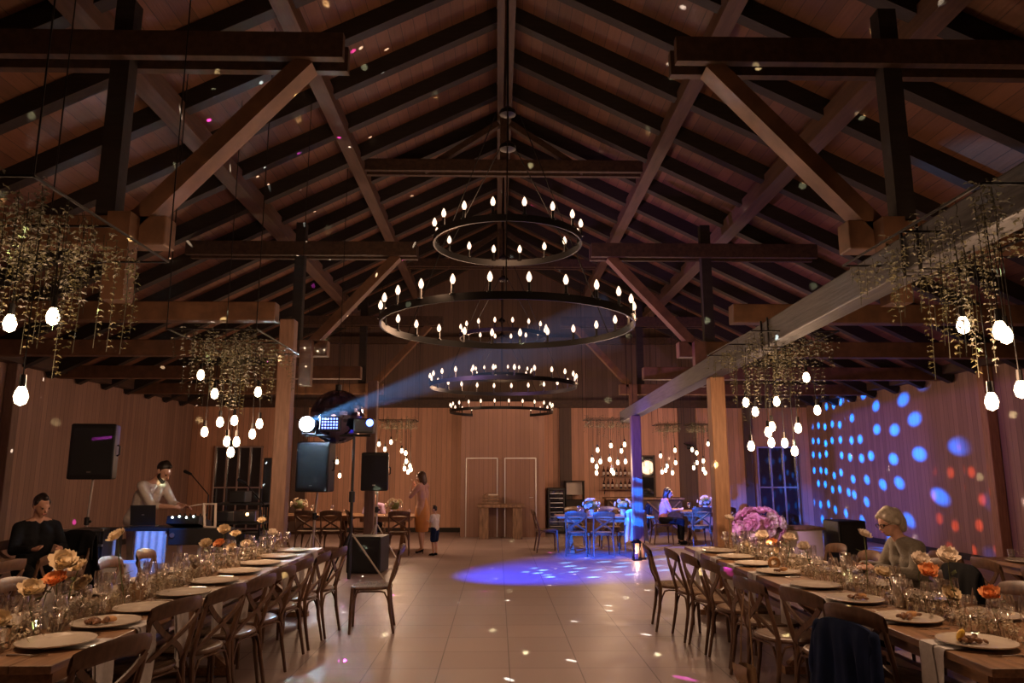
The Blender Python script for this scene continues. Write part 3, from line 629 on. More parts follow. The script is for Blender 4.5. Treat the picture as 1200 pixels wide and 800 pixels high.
# ------------------------------------------------------------------ laying the two long tables
PLACE_L = [4.14, 4.64, 5.12, 5.74, 6.34, 6.94, 7.54, 8.14, 8.74]; PLACE_R = [4.03, 4.68, 5.36, 6.02, 6.80, 7.40, 8.00, 8.60]
for side, cx, s, ys, tn in (('left', TL[0], 1, PLACE_L, 'left-hand'), ('right', TR[0], -1, PLACE_R, 'right-hand')):
    r = random.Random(31 if s > 0 else 32); z = .75
    rz = 0 if s > 0 else PI
    for k, y in enumerate(ys):
        where = '%s place from the near end, aisle side, %s table' % (ORD[k].replace('nearest', 'first'), tn)
        put(NP, (cx+s*.28, y+.02, z), rz, 'hanging linen napkin, '+where, 'napkins hanging from the long tables')
        put(PL, (cx+s*.275, y, z+.007), r.uniform(0, 3), 'pale dinner plate, '+where, 'dinner plates on the long tables')
        put(KN, (cx+s*.27, y+.235, z), rz+PI/2*0+r.uniform(-.1, .1), 'steel knife, '+where, 'knives on the long tables')
        put(FK, (cx+s*.27, y-.235, z), rz+r.uniform(-.1, .1), 'steel fork, '+where, 'forks on the long tables')
        g = put(GW, (cx+s*.03, y+.20, z), 0, 'clear wine glass, '+where, 'wine glasses on the long tables')
        put(GF, (cx-s*.04, y+.06, z), 0, 'slim champagne flute, '+where, 'champagne flutes on the long tables')
        put(GW, (cx+s*.10, y+.31, z), 0, 'second clear wine glass, '+where, 'wine glasses on the long tables')
        put(GT, (cx+s*.05, y-.13, z), 0, 'water tumbler, '+where, 'water tumblers on the long tables')
        if s > 0 and k in (2, 4): fill(g, 'wine', .095, .148); g['label'] = 'glass of dark red wine, '+where; g.location.z = z
        wy = y+.12; where = where.replace('aisle side', 'wall side')
        put(PL, (cx-s*.30, wy, z+.001), r.uniform(0, 3), 'pale dinner plate, '+where, 'dinner plates on the long tables')
        put(GW, (cx-s*.13, wy+.21, z), 0, 'clear wine glass, '+where, 'wine glasses on the long tables')
        put(GF, (cx-s*.12, wy+.03, z), 0, 'slim champagne flute, '+where, 'champagne flutes on the long tables')
        put(GT, (cx-s*.14, wy-.20, z), 0, 'water tumbler, '+where, 'water tumblers on the long tables')
    greens('greenery_runner', 'dry green sprigs and foliage laid down the middle of the %s table' % tn, cx, ys[0]-.25, ys[-1]+.3, .15, 1000, 5+s)
FL = [(4.62,1.15,'cream',.19,'largest cream flower near the left end, high over the left-hand table'),(4.80,1.09,'cream',.13,'smaller cream flower leaning right beside the largest cream one'),(4.56,1.05,'peach',.16,'bright orange flower below the largest cream one'),(4.33,1.03,'cream',.16,'cream flower low beside the orange flower, left table near end'),(4.87,.98,'cream',.15,'cream flower just above the near red wine glass'),
      (4.08,.91,'cream',.14,'cream flower cut by the left picture edge'),(5.24,1.24,'cream',.15,'tall cream flower in front of the stacked amplifier rack'),(6.83,1.04,'cream',.13,'cream flower tilted left, below the pale wooden frame'),(7.26,1.13,'cream',.14,'highest cream flower of the middle cluster on the left-hand table'),(7.58,1.06,'cream',.12,'cream flower just right of the highest in the middle cluster'),
      (7.16,1.01,'peach',.13,'orange flower in the middle cluster of the left-hand table'),(7.50,.94,'cream',.12,'low left cream flower under the middle cluster'),(7.93,.93,'cream',.14,'low right cream flower under the middle cluster'),(8.39,1.14,'cream',.11,'lone cream flower on a tall stem near the far end, left table'),(6.55,.93,'white',.12,'white flower low behind the far red wine glass'),(8.8,.98,'white',.13,'white flower at the far end of the left-hand table')]
for y, z, c, sz, lab in FL: flower(-2.6, y, z, c, sz, lab)
FR = [(9.05,1.12,'white',.14,'white flower standing alone before the pink-lit flowers, right table'),(7.94,1.01,'white',.17,'upper white flower beside the orange one on the right-hand table'),(7.66,.96,'peach',.14,'orange flower below the upper white one, right-hand table'),(7.2,1.05,'white',.15,'white flower in front of the pale counter'),(6.87,1.0,'white',.14,'white flower low at the right of the pale counter'),
      (7.51,.88,'cream',.15,'cream flower low among glasses under the orange flower'),(8.46,.86,'cream',.14,'cream flower low at the far end of the right-hand table'),(5.72,1.2,'white',.13,'white flower beside the face of the woman in olive'),(5.48,.95,'cream',.14,'cream flower below the elbow of the woman in olive'),(4.98,1.1,'white',.15,'white flower above the orange one at the near right'),
      (4.90,1.04,'peach',.15,'orange flower tucked under a white one at the near right'),(4.67,1.16,'white',.16,'white flower leaning right against the dark coat'),(4.68,.93,'cream',.14,'cream flower low among glasses at the near right'),(4.30,.99,'peach',.14,'orange cream flower farthest right on the right-hand table')]
for y, z, c, sz, lab in FR: flower(2.8, y, z, c, sz, lab)
candle(2.98, 6.45, .75, 'tall pale candle in glass before the woman in olive', .18); candle(2.74, 5.16, .75, 'pale candle in glass below the cream flower on the right', .17); candle(2.88, 7.05, .75, 'pale candle in glass midway on the right-hand table', .13)
candle(-2.72, 6.25, .75, 'pale candle in glass behind the second folded napkin', .13); candle(-2.62, 6.72, .75, 'pale candle in glass left of the far red wine glass', .13); candle(-2.55, 8.55, .75, 'pale candle in glass at the far end of the left table', .14)
napkin_fold(-2.67, 4.62, .75, 'tall pale napkin folded into a pointed cone with cuff', 'linen', .22, .075); napkin_fold(-2.60, 5.58, .75, 'tan napkin folded into a blunt cone, beyond the near wine glass', 'felt', .15, .075)
food(-2.36, 4.62, .768, 'brown and yellow leftovers on the second plate, left-hand table', 16); food(2.48, 4.03, .768, 'roast meat with a lemon wedge on the nearest right plate', 26, -.03); food(2.50, 4.68, .768, 'small brown meat pieces on the second plate, right-hand table', 9); food(2.52, 5.36, .768, 'brown bread on the third plate, right-hand table', 8); food(2.52, 6.8, .768, 'brown bread on the fifth plate, right-hand table', 7)
g = put(GW, (-2.56, 6.28, .75), 0, 'clear wine glass behind the tan cone napkin on the left-hand table', 'wine glasses on the long tables')
g = put(GT, (-2.62, 4.36, .75), 0, 'tumbler of near-black drink before the cuffed napkin', 'water tumblers on the long tables'); fill(g, 'ink', .01, .05, 'tumbler'); g.scale = (1.5, 1.5, 1.1)
rg_ = obj('napkin_ring', MB().tube([(.045*math.cos(2*PI*i/20), 0, .055+.045*math.sin(2*PI*i/20)) for i in range(20)], .016, 8, True), M['bread']); rg_.location = (2.64, 7.2, .745); tag(rg_, 'brown ring standing on edge beside a plate, right-hand table', 'napkin ring')
# the wall tables and the far tables
for cx, tn, ys in ((-5.42, 'left wall table', (5.2, 6.0, 6.8, 7.6)), (5.62, 'right wall table', (5.2, 6.0, 6.8, 7.6))):
    s = 1 if cx < 0 else -1
    for k, y in enumerate(ys):
        put(PL, (cx+s*.25, y, .751), 0, 'pale plate on the %s, %s from its near end' % (tn, ORD[k].replace('nearest', 'first')), 'plates on the wall tables')
        put(GW, (cx+s*.05, y+.2, .75), 0, 'wine glass on the %s, %s from its near end' % (tn, ORD[k].replace('nearest', 'first')), 'glasses on the wall tables')
        put(GT, (cx+s*.22, y+.27, .75), 0, 'tumbler on the %s, %s from its near end' % (tn, ORD[k].replace('nearest', 'first')), 'glasses on the wall tables')
    greens('greenery_runner', 'low dry greenery along the middle of the %s' % tn, cx, 4.9, 7.9, .14, 900, 77+s)
def bunch(x, y, z, r0, n, lab, col='white', size=.1, name='flower_arrangement', vase=True, seed=1):
    t = thing(name, lab, 'flowers', (x, y, z)); r = random.Random(seed)
    for k in range(n):
        a = r.uniform(0, 6.28); el = math.asin(r.uniform(-.15 if vase else -.9, 1)); d = Vector((math.cos(a)*math.cos(el)*r0[0], math.sin(a)*math.cos(el)*r0[0]*.8, math.sin(el)*r0[1]))
        b = bpy.data.objects.new('bloom', BLOOM[col if r.random() < .75 else 'white']); C.objects.link(b); b.parent = t; b.location = d+Vector((0, 0, r0[2])); b.scale = (size*r.uniform(.4, .62),)*3
        b.rotation_euler = d.to_track_quat('Z', 'Y').to_euler()
    obj('foliage_core', MB().ell((0, 0, r0[2]), (r0[0]*.74, r0[0]*.58, r0[1]*.74), 14, 10), M['stem' if vase else 'rose'], t)
    if vase: obj('vase', MB().lathe([(0, 0), (.05, 0), (.065, .05), (.05, r0[2]-r0[1]*.3), (.06, r0[2]-r0[1]*.2)], 14, cap=False), M['ceramic'], t)
for i, (x, y, lab) in enumerate(((2.0, 15.9, 'white flower bunch at the left of the nearer blue-lit table'), (2.7, 16.05, 'white flower bunch at the right of the nearer blue-lit table'), (4.95, 17.75, 'white flower bunch on the farther blue-lit table'), (-2.2, 16.1, 'pale flower bunch on the table beside the woman in mustard'), (-4.3, 16.4, 'pale flower bunch behind the loudspeaker pole'))):
    bunch(x, y, .75, (.17, .13, .2), 16, lab, 'white', .09, seed=i+3)
for i, (x0, x1, y0, tn) in enumerate(((1.6, 2.9, 15.7, 'nearer blue-lit table'), (4.4, 5.4, 17.5, 'farther blue-lit table'), (-2.8, -1.8, 15.85, 'table beside the woman in mustard'), (-4.6, -3.2, 16.15, 'table behind the loudspeaker pole'))):
    for k in range(6):
        put((GW, GT)[k % 2], (x0+(x1-x0)*(k+.5)/6, y0+.13*(k % 3), .75), 0, '%s on the far %s, %s from the left' % (('wine glass', 'tumbler')[k % 2], tn, ORD[k].replace('nearest', 'first')), 'glasses on the far tables')
# ------------------------------------------------------------------ people
def V(*a): return Vector(a)
def remesh(o, vox, it=5):
    m = o.modifiers.new('r', 'REMESH'); m.mode = 'VOXEL'; m.voxel_size = vox; m.use_smooth_shade = True
    s = o.modifiers.new('s', 'SMOOTH'); s.factor = .5; s.iterations = it
def hand(mb, w, d, side, curl=.35):
    """palm from the wrist w along d; five fingers; side = direction of the thumb"""
    d = d.normalized(); sd = (side-d*side.dot(d)).normalized(); nr = d.cross(sd)
    for k in (-1, 0, 1): mb.cap(w, w+d*.085+sd*.020*k, .017, .014, 8)
    for k, (off, L) in enumerate(((.027, .072), (.009, .080), (-.009, .074), (-.026, .058))):
        a = w+d*.088+sd*off; p = [a]; ang = curl*.4; dd = d
        for q in (.45, .32, .23):
            c = math.cos(ang); s_ = math.sin(ang); e = (d*c+nr*s_); p.append(p[-1]+e*L*q); ang += curl
        mb.chain(p, [.0095, .009, .008, .007], 7)
    a = w+d*.03+sd*.022; mb.chain([a, a+(d*.6+sd*.8).normalized()*.035, a+(d*.6+sd*.8).normalized()*.035+(d*.9+sd*.35).normalized()*.028], [.012, .0105, .008], 7)
def person(name, label, P, loc, rz, skin, cloth, scale=1.0, look=(1, 0, 0), hairfn=None, female=False, glasses=False):
    """P: joints in the local frame (facing +x). cloth: list of (part name, material, fn(mb))"""
    t = thing('person', label, 'person', loc, rz); t.scale = (scale,)*3
    b = MB(); g = lambda k: Vector(P[k])
    ch, pv, nk, hd = g('chest'), g('pelvis'), g('neck'), g('head')
    f = Vector(look).normalized(); up = Vector((0, 0, 1)); up = (up-f*up.dot(f)).normalized(); rt = f.cross(up)
    sw = .035 if female else .05
    fw = .86 if female else 1.0
    ax = (ch-pv).normalized(); sh = (g('shL')-g('shR')).normalized()
    for k in (-1, 1):
        b.cap(pv+sh*.085*k, g('hipL' if k > 0 else 'hipR'), .095, .088); b.cap(pv+sh*.06*k, pv.lerp(ch, .5)+sh*.055*k, .10*fw, .09*fw)
        b.cap(pv.lerp(ch, .5)+sh*.055*k, ch+sh*.075*k, .09*fw, .105*fw); b.cap(ch+sh*.08*k+ax*.06, nk-ax*.03+sh*.04*k, .085*fw, .055)
        S = 'L' if k > 0 else 'R'
        b.chain([nk-ax*.02+sh*.05*k, g('sh'+S), g('el'+S), g('wr'+S)], [.05, .056*fw, .042*fw, .027])
        b.cap(g('el'+S).lerp(g('wr'+S), .25), g('wr'+S), .040*fw, .026)
        hd_ = (g('wr'+S)-g('el'+S)).normalized(); hand(b, g('wr'+S), hd_, Vector((.2, -k, .6)), P.get('curl', .35))
        b.chain([g('hip'+S), g('kn'+S), g('an'+S)], [.088, .056, .038]); b.cap(g('kn'+S).lerp(g('an'+S), .3), g('an'+S), .054, .037)
        toe = g('toe'+S); b.cap(g('an'+S)-Vector((0, 0, .03)), toe, .034, .024)
    b.chain([nk-ax*.02, hd-up*.07-f*.01], [.055, .052])
    b.ell(hd+f*-.012+up*.022, (.088, .074, .098), 16, 12, None)
    b.cap(hd+f*.028-up*.03, hd+f*.05-up*.075, .058, .034); b.cap(hd+f*.055+up*.03, hd+f*.05-up*.02, .045, .045)
    b.chain([hd+f*.086+up*.012, hd+f*.112-up*.022], [.009, .014]); b.cap(hd+f*.09-up*.052-rt*.012, hd+f*.09-up*.052+rt*.012, .011, .011)
    for k in (-1, 1): b.ell(hd+rt*.075*k-f*.01-up*.005, (.020, .010, .032)); b.cap(hd+f*.078+up*.028+rt*.014*k, hd+f*.068+up*.028+rt*.045*k, .011, .010)
    o = obj('body', b, M[skin], t); remesh(o, .0085)
    e = MB(); 
    for k in (-1, 1): e.ell(hd+f*.080+up*.008+rt*.031*k, .0115, 10, 8)
    obj('eyes', e, M['eye'], t)
    m = MB(); m.cap(hd+f*.0985-up*.052-rt*.018, hd+f*.0985-up*.052+rt*.018, .006, .006, 8); obj('mouth', m, M['lip'], t)
    if hairfn: h = MB(); mt = hairfn(h, hd, f, up, rt); o = obj('hair', h, M[mt], t); remesh(o, .011, 3)
    if glasses:
        q = MB()
        for k in (-1, 1):
            c = hd+f*.103+up*.008+rt*.032*k; q.tube([c+(rt*math.cos(2*PI*i/16)*.024+up*math.sin(2*PI*i/16)*.018) for i in range(16)], .0028, 5, True); q.tube([c+rt*.024*k, hd+rt*.078*k-f*.01+up*.01], .0025, 5)
        obj('spectacles', q, M['black'], t)
    for nm, mt, fn, vox in cloth:
        if nm == 'shoes':
            for S in 'LR': c = MB(); fn(c, g, S); obj('shoe', c, M[mt], t)
            continue
        c = MB(); fn(c, g, ax, sh); o = obj(nm, c, M[mt], t)
        if vox: remesh(o, vox, 4)
    return t
def top_fn(sleeve=1.0, grow=.014, fem=False, low=0.0):
    def fn(c, g, ax, sh):
        ch, pv, nk = g('chest'), g('pelvis'), g('neck'); fw = .86 if fem else 1
        for k in (-1, 1):
            S = 'L' if k > 0 else 'R'
            c.cap(pv+sh*.07*k-ax*low, pv.lerp(ch, .5)+sh*.055*k, .105*fw+grow, .092*fw+grow); c.cap(pv.lerp(ch, .5)+sh*.055*k, ch+sh*.075*k, .092*fw+grow, .105*fw+grow)
            c.cap(ch+sh*.08*k+ax*.06, nk-ax*.045+sh*.04*k, .085*fw+grow, .05+grow)
            e = g('el'+S); w = g('wr'+S); s0 = g('sh'+S)
            if sleeve > 1: c.chain([nk-ax*.04+sh*.06*k, s0, e, e.lerp(w, sleeve-1)], [.044+grow, .052*fw+grow, .040*fw+grow, .031+grow])
            elif sleeve > 0: c.chain([nk-ax*.04+sh*.06*k, s0, s0.lerp(e, sleeve)], [.048+grow, .058*fw+grow, .050*fw+grow])
            else: c.cap(nk-ax*.04+sh*.06*k, s0, .048+grow, .05+grow)
    return fn
def legs_fn(frac=1.9, grow=.013):
    def fn(c, g, ax, sh):
        for k in (-1, 1):
            S = 'L' if k > 0 else 'R'; h, kn, an = g('hip'+S), g('kn'+S), g('an'+S)
            c.cap(g('pelvis')+sh*.085*k, h, .098+grow, .09+grow)
            if frac <= 1: c.cap(h, h.lerp(kn, frac), .09+grow, .075+grow)
            else: c.chain([h, kn, kn.lerp(an, frac-1)], [.09+grow, .058+grow, .046+grow])
    return fn
def shoes_fn(c, g, S):
    c.cap(g('an'+S)-Vector((0, 0, .035)), g('toe'+S), .045, .032); c.box(tuple((g('an'+S)+g('toe'+S))/2*1.0-Vector((0, 0, (g('an'+S).z+g('toe'+S).z)/2-.006))), (.24, .08, .012))
def short_hair(mt, top=.02):
    def fn(h, hd, f, up, rt):
        h.ell(hd-f*.034+up*.05, (.090, .081, .083)); h.cap(hd-f*.06-up*.01, hd-f*.05+up*.05, .06, .072); h.cap(hd+f*.040+up*(.100+top), hd-f*.03+up*(.085+top), .028, .052)
        for k in (-1, 1): h.cap(hd+rt*.066*k+up*.01-f*.004, hd+rt*.062*k+up*.05, .017, .03)
        return mt
    return fn
def long_hair(mt, n=.28):
    def fn(h, hd, f, up, rt):
        h.ell(hd-f*.025+up*.035, (.10, .088, .096)); z = Vector((0, 0, 1))
        for k in (-1, 0, 1): h.chain([hd-f*.045+rt*.05*k+up*.02, hd-f*.075+rt*.055*k-z*.09, hd-f*.08+rt*.05*k-z*n], [.062, .052, .026])
        for k in (-1, 1): h.chain([hd+f*.03+rt*.07*k+up*.06, hd-f*.01+rt*.085*k-z*.02, hd-f*.03+rt*.08*k-z*.14], [.03, .028, .02])
        return mt
    return fn
def bob_hair(mt):
    def fn(h, hd, f, up, rt):
        h.ell(hd-f*.025+up*.035, (.104, .089, .096)); h.chain([hd-f*.07+up*.05, hd-f*.095-up*.03, hd-f*.10-up*.09], [.07, .062, .038]); h.cap(hd+f*.055+up*.095, hd-f*.02+up*.10, .036, .055)
        for k in (-1, 1): h.chain([hd+f*.05+rt*.055*k+up*.07, hd-f*.02+rt*.076*k+up*.01], [.030, .034])
        return mt
    return fn
SIT = dict(pelvis=(0, 0, .56), chest=(.05, 0, .86), neck=(.10, 0, 1.06), head=(.16, 0, 1.19), shL=(.07, .18, 1.0), shR=(.07, -.18, 1.0), hipL=(.05, .10, .54), hipR=(.05, -.10, .54), knL=(.44, .13, .53), knR=(.44, -.13, .53), anL=(.42, .13, .09), anR=(.42, -.13, .09), toeL=(.56, .15, .03), toeR=(.56, -.15, .03),
           elL=(.16, .24, .78), elR=(.16, -.24, .78), wrL=(.40, .14, .80), wrR=(.40, -.14, .80))
def pose(base, **k): d = dict(base); d.update(k); return d
# woman in olive at the right-hand table
person('p', 'seated person with grey-blond hair, glasses and an olive sweater, looking down at the right', pose(SIT, head=(.20, 0, 1.20), chest=(.06, 0, .87), neck=(.12, 0, 1.07), wrL=(.42, .10, .815), wrR=(.42, -.12, .815)), (3.74, 6.75, 0), R(184), 'skin',
       [('sweater', 'sweater', top_fn(1.92, .020, True), .012), ('trousers', 'blackcloth', legs_fn(), .014), ('shoes', 'blackcloth', shoes_fn, 0)], 1.0, (.90, .05, -.32), bob_hair('grey'), True, True)
# man in black by the left wall
person('p', 'seated person in black with short dark hair, head bowed, by the left wall table', pose(SIT, chest=(.04, 0, .88), neck=(.07, 0, 1.09), head=(.11, 0, 1.23), shL=(.05, .175, 1.01), shR=(.05, -.175, 1.01)), (-5.25, 8.70, 0), R(318), 'skin2',
       [('jacket', 'blackcloth', top_fn(1.95, .014), .013), ('trousers', 'blackcloth', legs_fn(), .014), ('shoes', 'blackcloth', shoes_fn, 0)], 1.03, (.88, .22, -.32), short_hair('hair', .012))
STAND = dict(pelvis=(0, 0, .95), chest=(.0, 0, 1.25), neck=(.01, 0, 1.47), head=(.04, 0, 1.61), shL=(0, .19, 1.41), shR=(0, -.19, 1.41), hipL=(0, .09, .90), hipR=(0, -.09, .90), knL=(.02, .10, .50), knR=(.02, -.10, .50), anL=(-.02, .10, .09), anR=(-.02, -.10, .09), toeL=(.13, .12, .03), toeR=(.13, -.12, .03),
             elL=(.02, .25, 1.13), elR=(.02, -.25, 1.13), wrL=(.14, .22, .90), wrR=(.14, -.22, .90))
# DJ: leaning over the decks
person('p', 'standing person in pale shirt with dark beard, leaning over the music decks', pose(STAND, pelvis=(-.05, 0, .93), chest=(.08, 0, 1.22), neck=(.19, 0, 1.41), head=(.29, 0, 1.53), shL=(.15, .19, 1.36), shR=(.15, -.19, 1.36), elL=(.30, .22, 1.12), elR=(.32, -.20, 1.12), wrL=(.54, .14, 1.10), wrR=(.56, -.12, 1.10)), (-4.90, 10.45, 0), R(-16), 'skin',
       [('shirt', 'shirt', top_fn(1.35, .012), .012), ('trousers', 'shirt', legs_fn(), .014), ('shoes', 'blackcloth', shoes_fn, 0)], 1.08, (.80, .0, -.6),
       lambda h, hd, f, up, rt: (h.ell(hd-f*.034+up*.05, (.090, .081, .083)), h.cap(hd+f*.040+up*.112, hd-f*.03+up*.10, .028, .052), h.chain([hd+rt*.062+up*.02, hd+rt*.05-up*.06+f*.02, hd+f*.07-up*.095, hd-rt*.05-up*.06+f*.02, hd-rt*.062+up*.02], [.016, .026, .032, .026, .016]), 'hair')[-1])
# woman in mustard skirt, arms raised to her face
def skirt(c, g, ax, sh):
    pv = g('pelvis')
    c.lathe([(.085, .22), (.112, .12), (.150, .0), (.165, -.10), (.160, -.28), (.140, -.46), (.128, -.50), (.10, -.46)], 26, tuple(pv), cap=False)
def heels(c, g, S):
    c.cap(g('an'+S)-Vector((.01, 0, .05)), g('toe'+S), .034, .024); c.tube([g('an'+S)+Vector((-.025, 0, -.05)), (g('an'+S).x-.03, g('an'+S).y, 0)], [.014, .007], 8)
person('p', 'standing person in mustard skirt and dusty pink top, arms raised, beside the small child', pose(STAND, elL=(.16, .24, 1.20), elR=(.18, -.24, 1.18), wrL=(.20, .12, 1.42), wrR=(.22, -.10, 1.40), head=(.05, 0, 1.60), anL=(-.04, .07, .12), anR=(.03, -.07, .12), toeL=(.08, .08, .03), toeR=(.15, -.08, .03), knL=(.0, .08, .52), knR=(.03, -.08, .52)), (-1.56, 15.72, 0), R(158), 'skin',
       [('blouse', 'dusty', top_fn(1.25, .014, True), .012), ('skirt', 'mustard', skirt, 0), ('shoes', 'blackcloth', heels, 0)], .965, (1, .1, -.12), long_hair('brownhair', .16), True)
# the child
person('p', 'small child with dark hair, white shirt and navy shorts, standing beside the mustard skirt', pose(STAND, elL=(.06, .22, 1.16), elR=(.06, -.22, 1.16), wrL=(.20, .14, 1.22), wrR=(.20, -.14, 1.22), head=(.04, 0, 1.66), anL=(-.02, .09, .09), anR=(-.02, -.09, .09)), (-1.26, 15.35, 0), R(150), 'skin',
       [('shirt', 'shirt', top_fn(.6, .022), .013), ('shorts', 'navy', legs_fn(.85, .028), .014), ('shoes', 'blackcloth', shoes_fn, 0)], .545, (1, 0, -.1), short_hair('hair'))
# woman in pink at the farther blue-lit table, back to us
person('p', 'seated person in pink with long dark hair, in profile at the farther blue-lit table', pose(SIT, wrL=(.36, .12, .80), wrR=(.36, -.12, .80)), (3.88, 17.62, 0), R(-4), 'skin',
       [('blouse', 'pinkcloth', top_fn(.9, .016, True), .013), ('trousers', 'blackcloth', legs_fn(), .015), ('shoes', 'blackcloth', shoes_fn, 0)], .98, (.9, -.35, -.25), long_hair('hair', .22), True)
# person in lilac behind the third loudspeaker
person('p', 'seated person in lilac top facing us, partly behind the third loudspeaker pole', SIT, (-2.70, 16.66, 0), R(272), 'skin',
       [('blouse', 'lilac', top_fn(.8, .016, True), .013), ('trousers', 'blackcloth', legs_fn(), .015), ('shoes', 'blackcloth', shoes_fn, 0)], .92, (.95, 0, -.2), short_hair('hair'), True)

# ------------------------------------------------------------------ cloths and bag on the chairs
def drape(name, label, cat, x, y, deg, m, top, w, dfront, dback, thick=.03, off=-.29):
    """cloth hung over a chair back: local frame as the chair's"""
    t = thing(name, label, cat, (x, y, 0), R(deg)); r = random.Random(int(abs(x*50)+y*9))
    ph = r.uniform(0, 6)
    def f(u, v, o=0):
        yy = (u-.5)*w; fold = .016*math.sin(u*17+ph)+.010*math.sin(u*31+ph*2)
        L = dfront+dback; s = v*L-dback
        q = abs(s); side = 1 if s > 0 else -1; k = min(1, q/.08)
        x_ = off+side*(.032+.02*q)*k+fold*k*min(1, q*4)*(1 if side < 0 else .5)+(.05*q if side > 0 else -.03*q)-.02
        z_ = top-.05*((u-.5)*2)**4-max(0, q-.02)-.012*math.sin(u*9+ph)*q
        return Vector((x_, yy*(1+.25*q*(1-q))+.02*math.sin(q*7+u*4), z_))
    o = obj('cloth', MB().grid(f, 26, 24), M[m], t); sm = o.modifiers.new('t', 'SOLIDIFY'); sm.thickness = .012
    return t
j = drape('jacket', 'navy jacket draped over the back of a chair at the near right', 'jacket', 2.37, 4.60, 20, 'navy', .80, .46, .24, .66, off=-.345)
for s in (-1, 1):   # its hanging sleeves
    sl = MB(); sl.chain([(-.36, s*.21, .74), (-.385, s*.235, .52), (-.38, s*.215, .30)], [.034, .038, .03], 10); o = obj('sleeve', sl, M['navy'], j); remesh(o, .014, 4)
drape('coat', 'black coat over a chair on the wall side, behind the orange flower', 'coat', 3.42, 6.05, 181, 'blackcloth', .93, .50, .3, .66)
drape('coat', 'black coat over a chair right beside the seated man in black', 'coat', -4.96, 8.62, 250, 'blackcloth', .99, .52, .3, .7)
drape('chair_cloth', 'white cloth lit blue, hung over a chair before the striped post', 'cloth', 2.72, 15.25, 98, 'linen', .93, .44, .3, .62)
drape('jacket', 'black jacket on the chair of the woman in pink', 'jacket', 3.86, 17.62, 2, 'blackcloth', .92, .44, .2, .55)
bg = thing('handbag', 'tan handbag hanging low from a chair by two long thin straps', 'bag', (1.83, 5.66, 0), R(12))
b = MB(); b.grid(lambda u, v: Vector(((.055-.018*v)*(.8+.2*abs(math.cos(2*PI*u)))*math.cos(2*PI*u), (.115-.02*v)*math.copysign(abs(math.sin(2*PI*u))**.6, math.sin(2*PI*u)), .06+.20*v)), 24, 6); b.lathe([(0, .06), (.05, .06)], 20, cap=False)
obj('bag_body', b, M['tan'], bg); obj('flap', MB().grid(lambda u, v: Vector((-.062-.012*math.sin(PI*v)+.03*(1-v) if True else 0, (u-.5)*.2*(1-.1*(1-v)), .13+.135*v)), 10, 8), M['tan'], bg)
for s in (-1, 1): obj('strap', MB().tube([(0, s*.085, .25), (.005, s*.06, .55), (.03, s*.035, .80), (.07, s*.03, .865)], .006, 6), M['tan'], bg)
obj('clasp', MB().box((-.078, 0, .15), (.008, .03, .02)), M['alu'], bg)

# ------------------------------------------------------------------ loudspeakers and stage gear
def speaker(label, x, y, z, w, d, h, rz, m='black'):
    t = thing('loudspeaker', label, 'loudspeaker', (x, y, z), rz, 'loudspeakers on stands')   # faces -y
    cab = MB(); vs = []
    for zz, k in ((0, .96), (.02, 1), (h-.02, 1), (h, .96)):
        vs += [(-w/2*k, -d/2*k, zz), (w/2*k, -d/2*k, zz), (w/2*.72*k, d/2*k, zz), (-w/2*.72*k, d/2*k, zz)]
    cab.add(vs, [(3,2,1,0), (12,13,14,15)]+[(i*4+k, i*4+(k+1) % 4, i*4+4+(k+1) % 4, i*4+4+k) for i in range(3) for k in range(4)])
    obj('cabinet', cab, M['black'], t, True, .015)
    obj('front_grille', MB().grid(lambda u, v: Vector(((u-.5)*w*.86, -d/2-.012-.012*math.sin(PI*u), .06+v*(h-.12))), 12, 4), M['grille'], t)
    obj('badge', MB().box((0, -d/2-.028, .10), (.05, .006, .014)), M['alu'], t)
    for s in (-1, 1): obj('handle', MB().tube([(s*w*.44, .02, h*.62), (s*w*.5, .0, h*.60), (s*w*.5, .0, h*.45), (s*w*.44, .02, h*.43)], .012, 6), M['black'], t)
    return t
def stand(label, x, y, z, m='paletube', spread=.45, lean=0):
    t = thing('speaker_stand', label, 'stand', (x, y, 0), 0, 'tripod stands')
    obj('upper_pole', MB().tube([(lean*.5, 0, .95), (lean, 0, z)], .0165, 10), M[m], t); obj('lower_pole', MB().tube([(0, 0, .12), (lean*.5, 0, 1.0)], .020, 10), M[m], t)
    obj('collar', MB().lathe([(.02, .93), (.034, .94), (.034, 1.03), (.02, 1.04)], 12, (lean*.5, 0, 0)), M['black'], t); obj('knob', MB().ell((.045+lean*.5, 0, .98), .02), M['black'], t)
    for k in range(3):
        a = 2*PI*k/3+.4; obj('leg', MB().tube([(.02*math.cos(a), .02*math.sin(a), .72), (spread*math.cos(a), spread*math.sin(a), .015)], .012, 8), M[m], t)
        obj('brace', MB().tube([(.02*math.cos(a), .02*math.sin(a), .22), (spread*.5*math.cos(a), spread*.5*math.sin(a), .37)], .008, 6), M[m], t)
    return t
speaker('big black loudspeaker on a pale pole by the left wall', -5.60, 10.5, 1.55, .58, .42, .76, R(8)); stand('pale pole stand under the loudspeaker by the left wall', -5.68, 10.5, 1.55, lean=.06)
speaker('black loudspeaker seen just under the blazing blue lamp', -2.78, 11.6, 1.35, .54, .40, .76, R(-12)); stand('pale tripod stand under the loudspeaker by the blazing lamp', -2.82, 11.6, 1.35, lean=.05)
speaker('smaller black loudspeaker right of the black lighting pole', -2.19, 13.6, 1.32, .50, .36, .68, R(-4)); stand('pale tripod stand under the smaller loudspeaker', -2.17, 13.6, 1.32)
t = thing('subwoofer', 'black bass cabinet standing on the floor by the dance area', 'loudspeaker', (-2.18, 12.9, 0), R(-6))
obj('cabinet', MB().box((0, 0, .30), (.58, .55, .58)), M['black'], t, False, .015); obj('front_grille', MB().box((0, -.285, .30), (.5, .02, .5)), M['grille'], t)
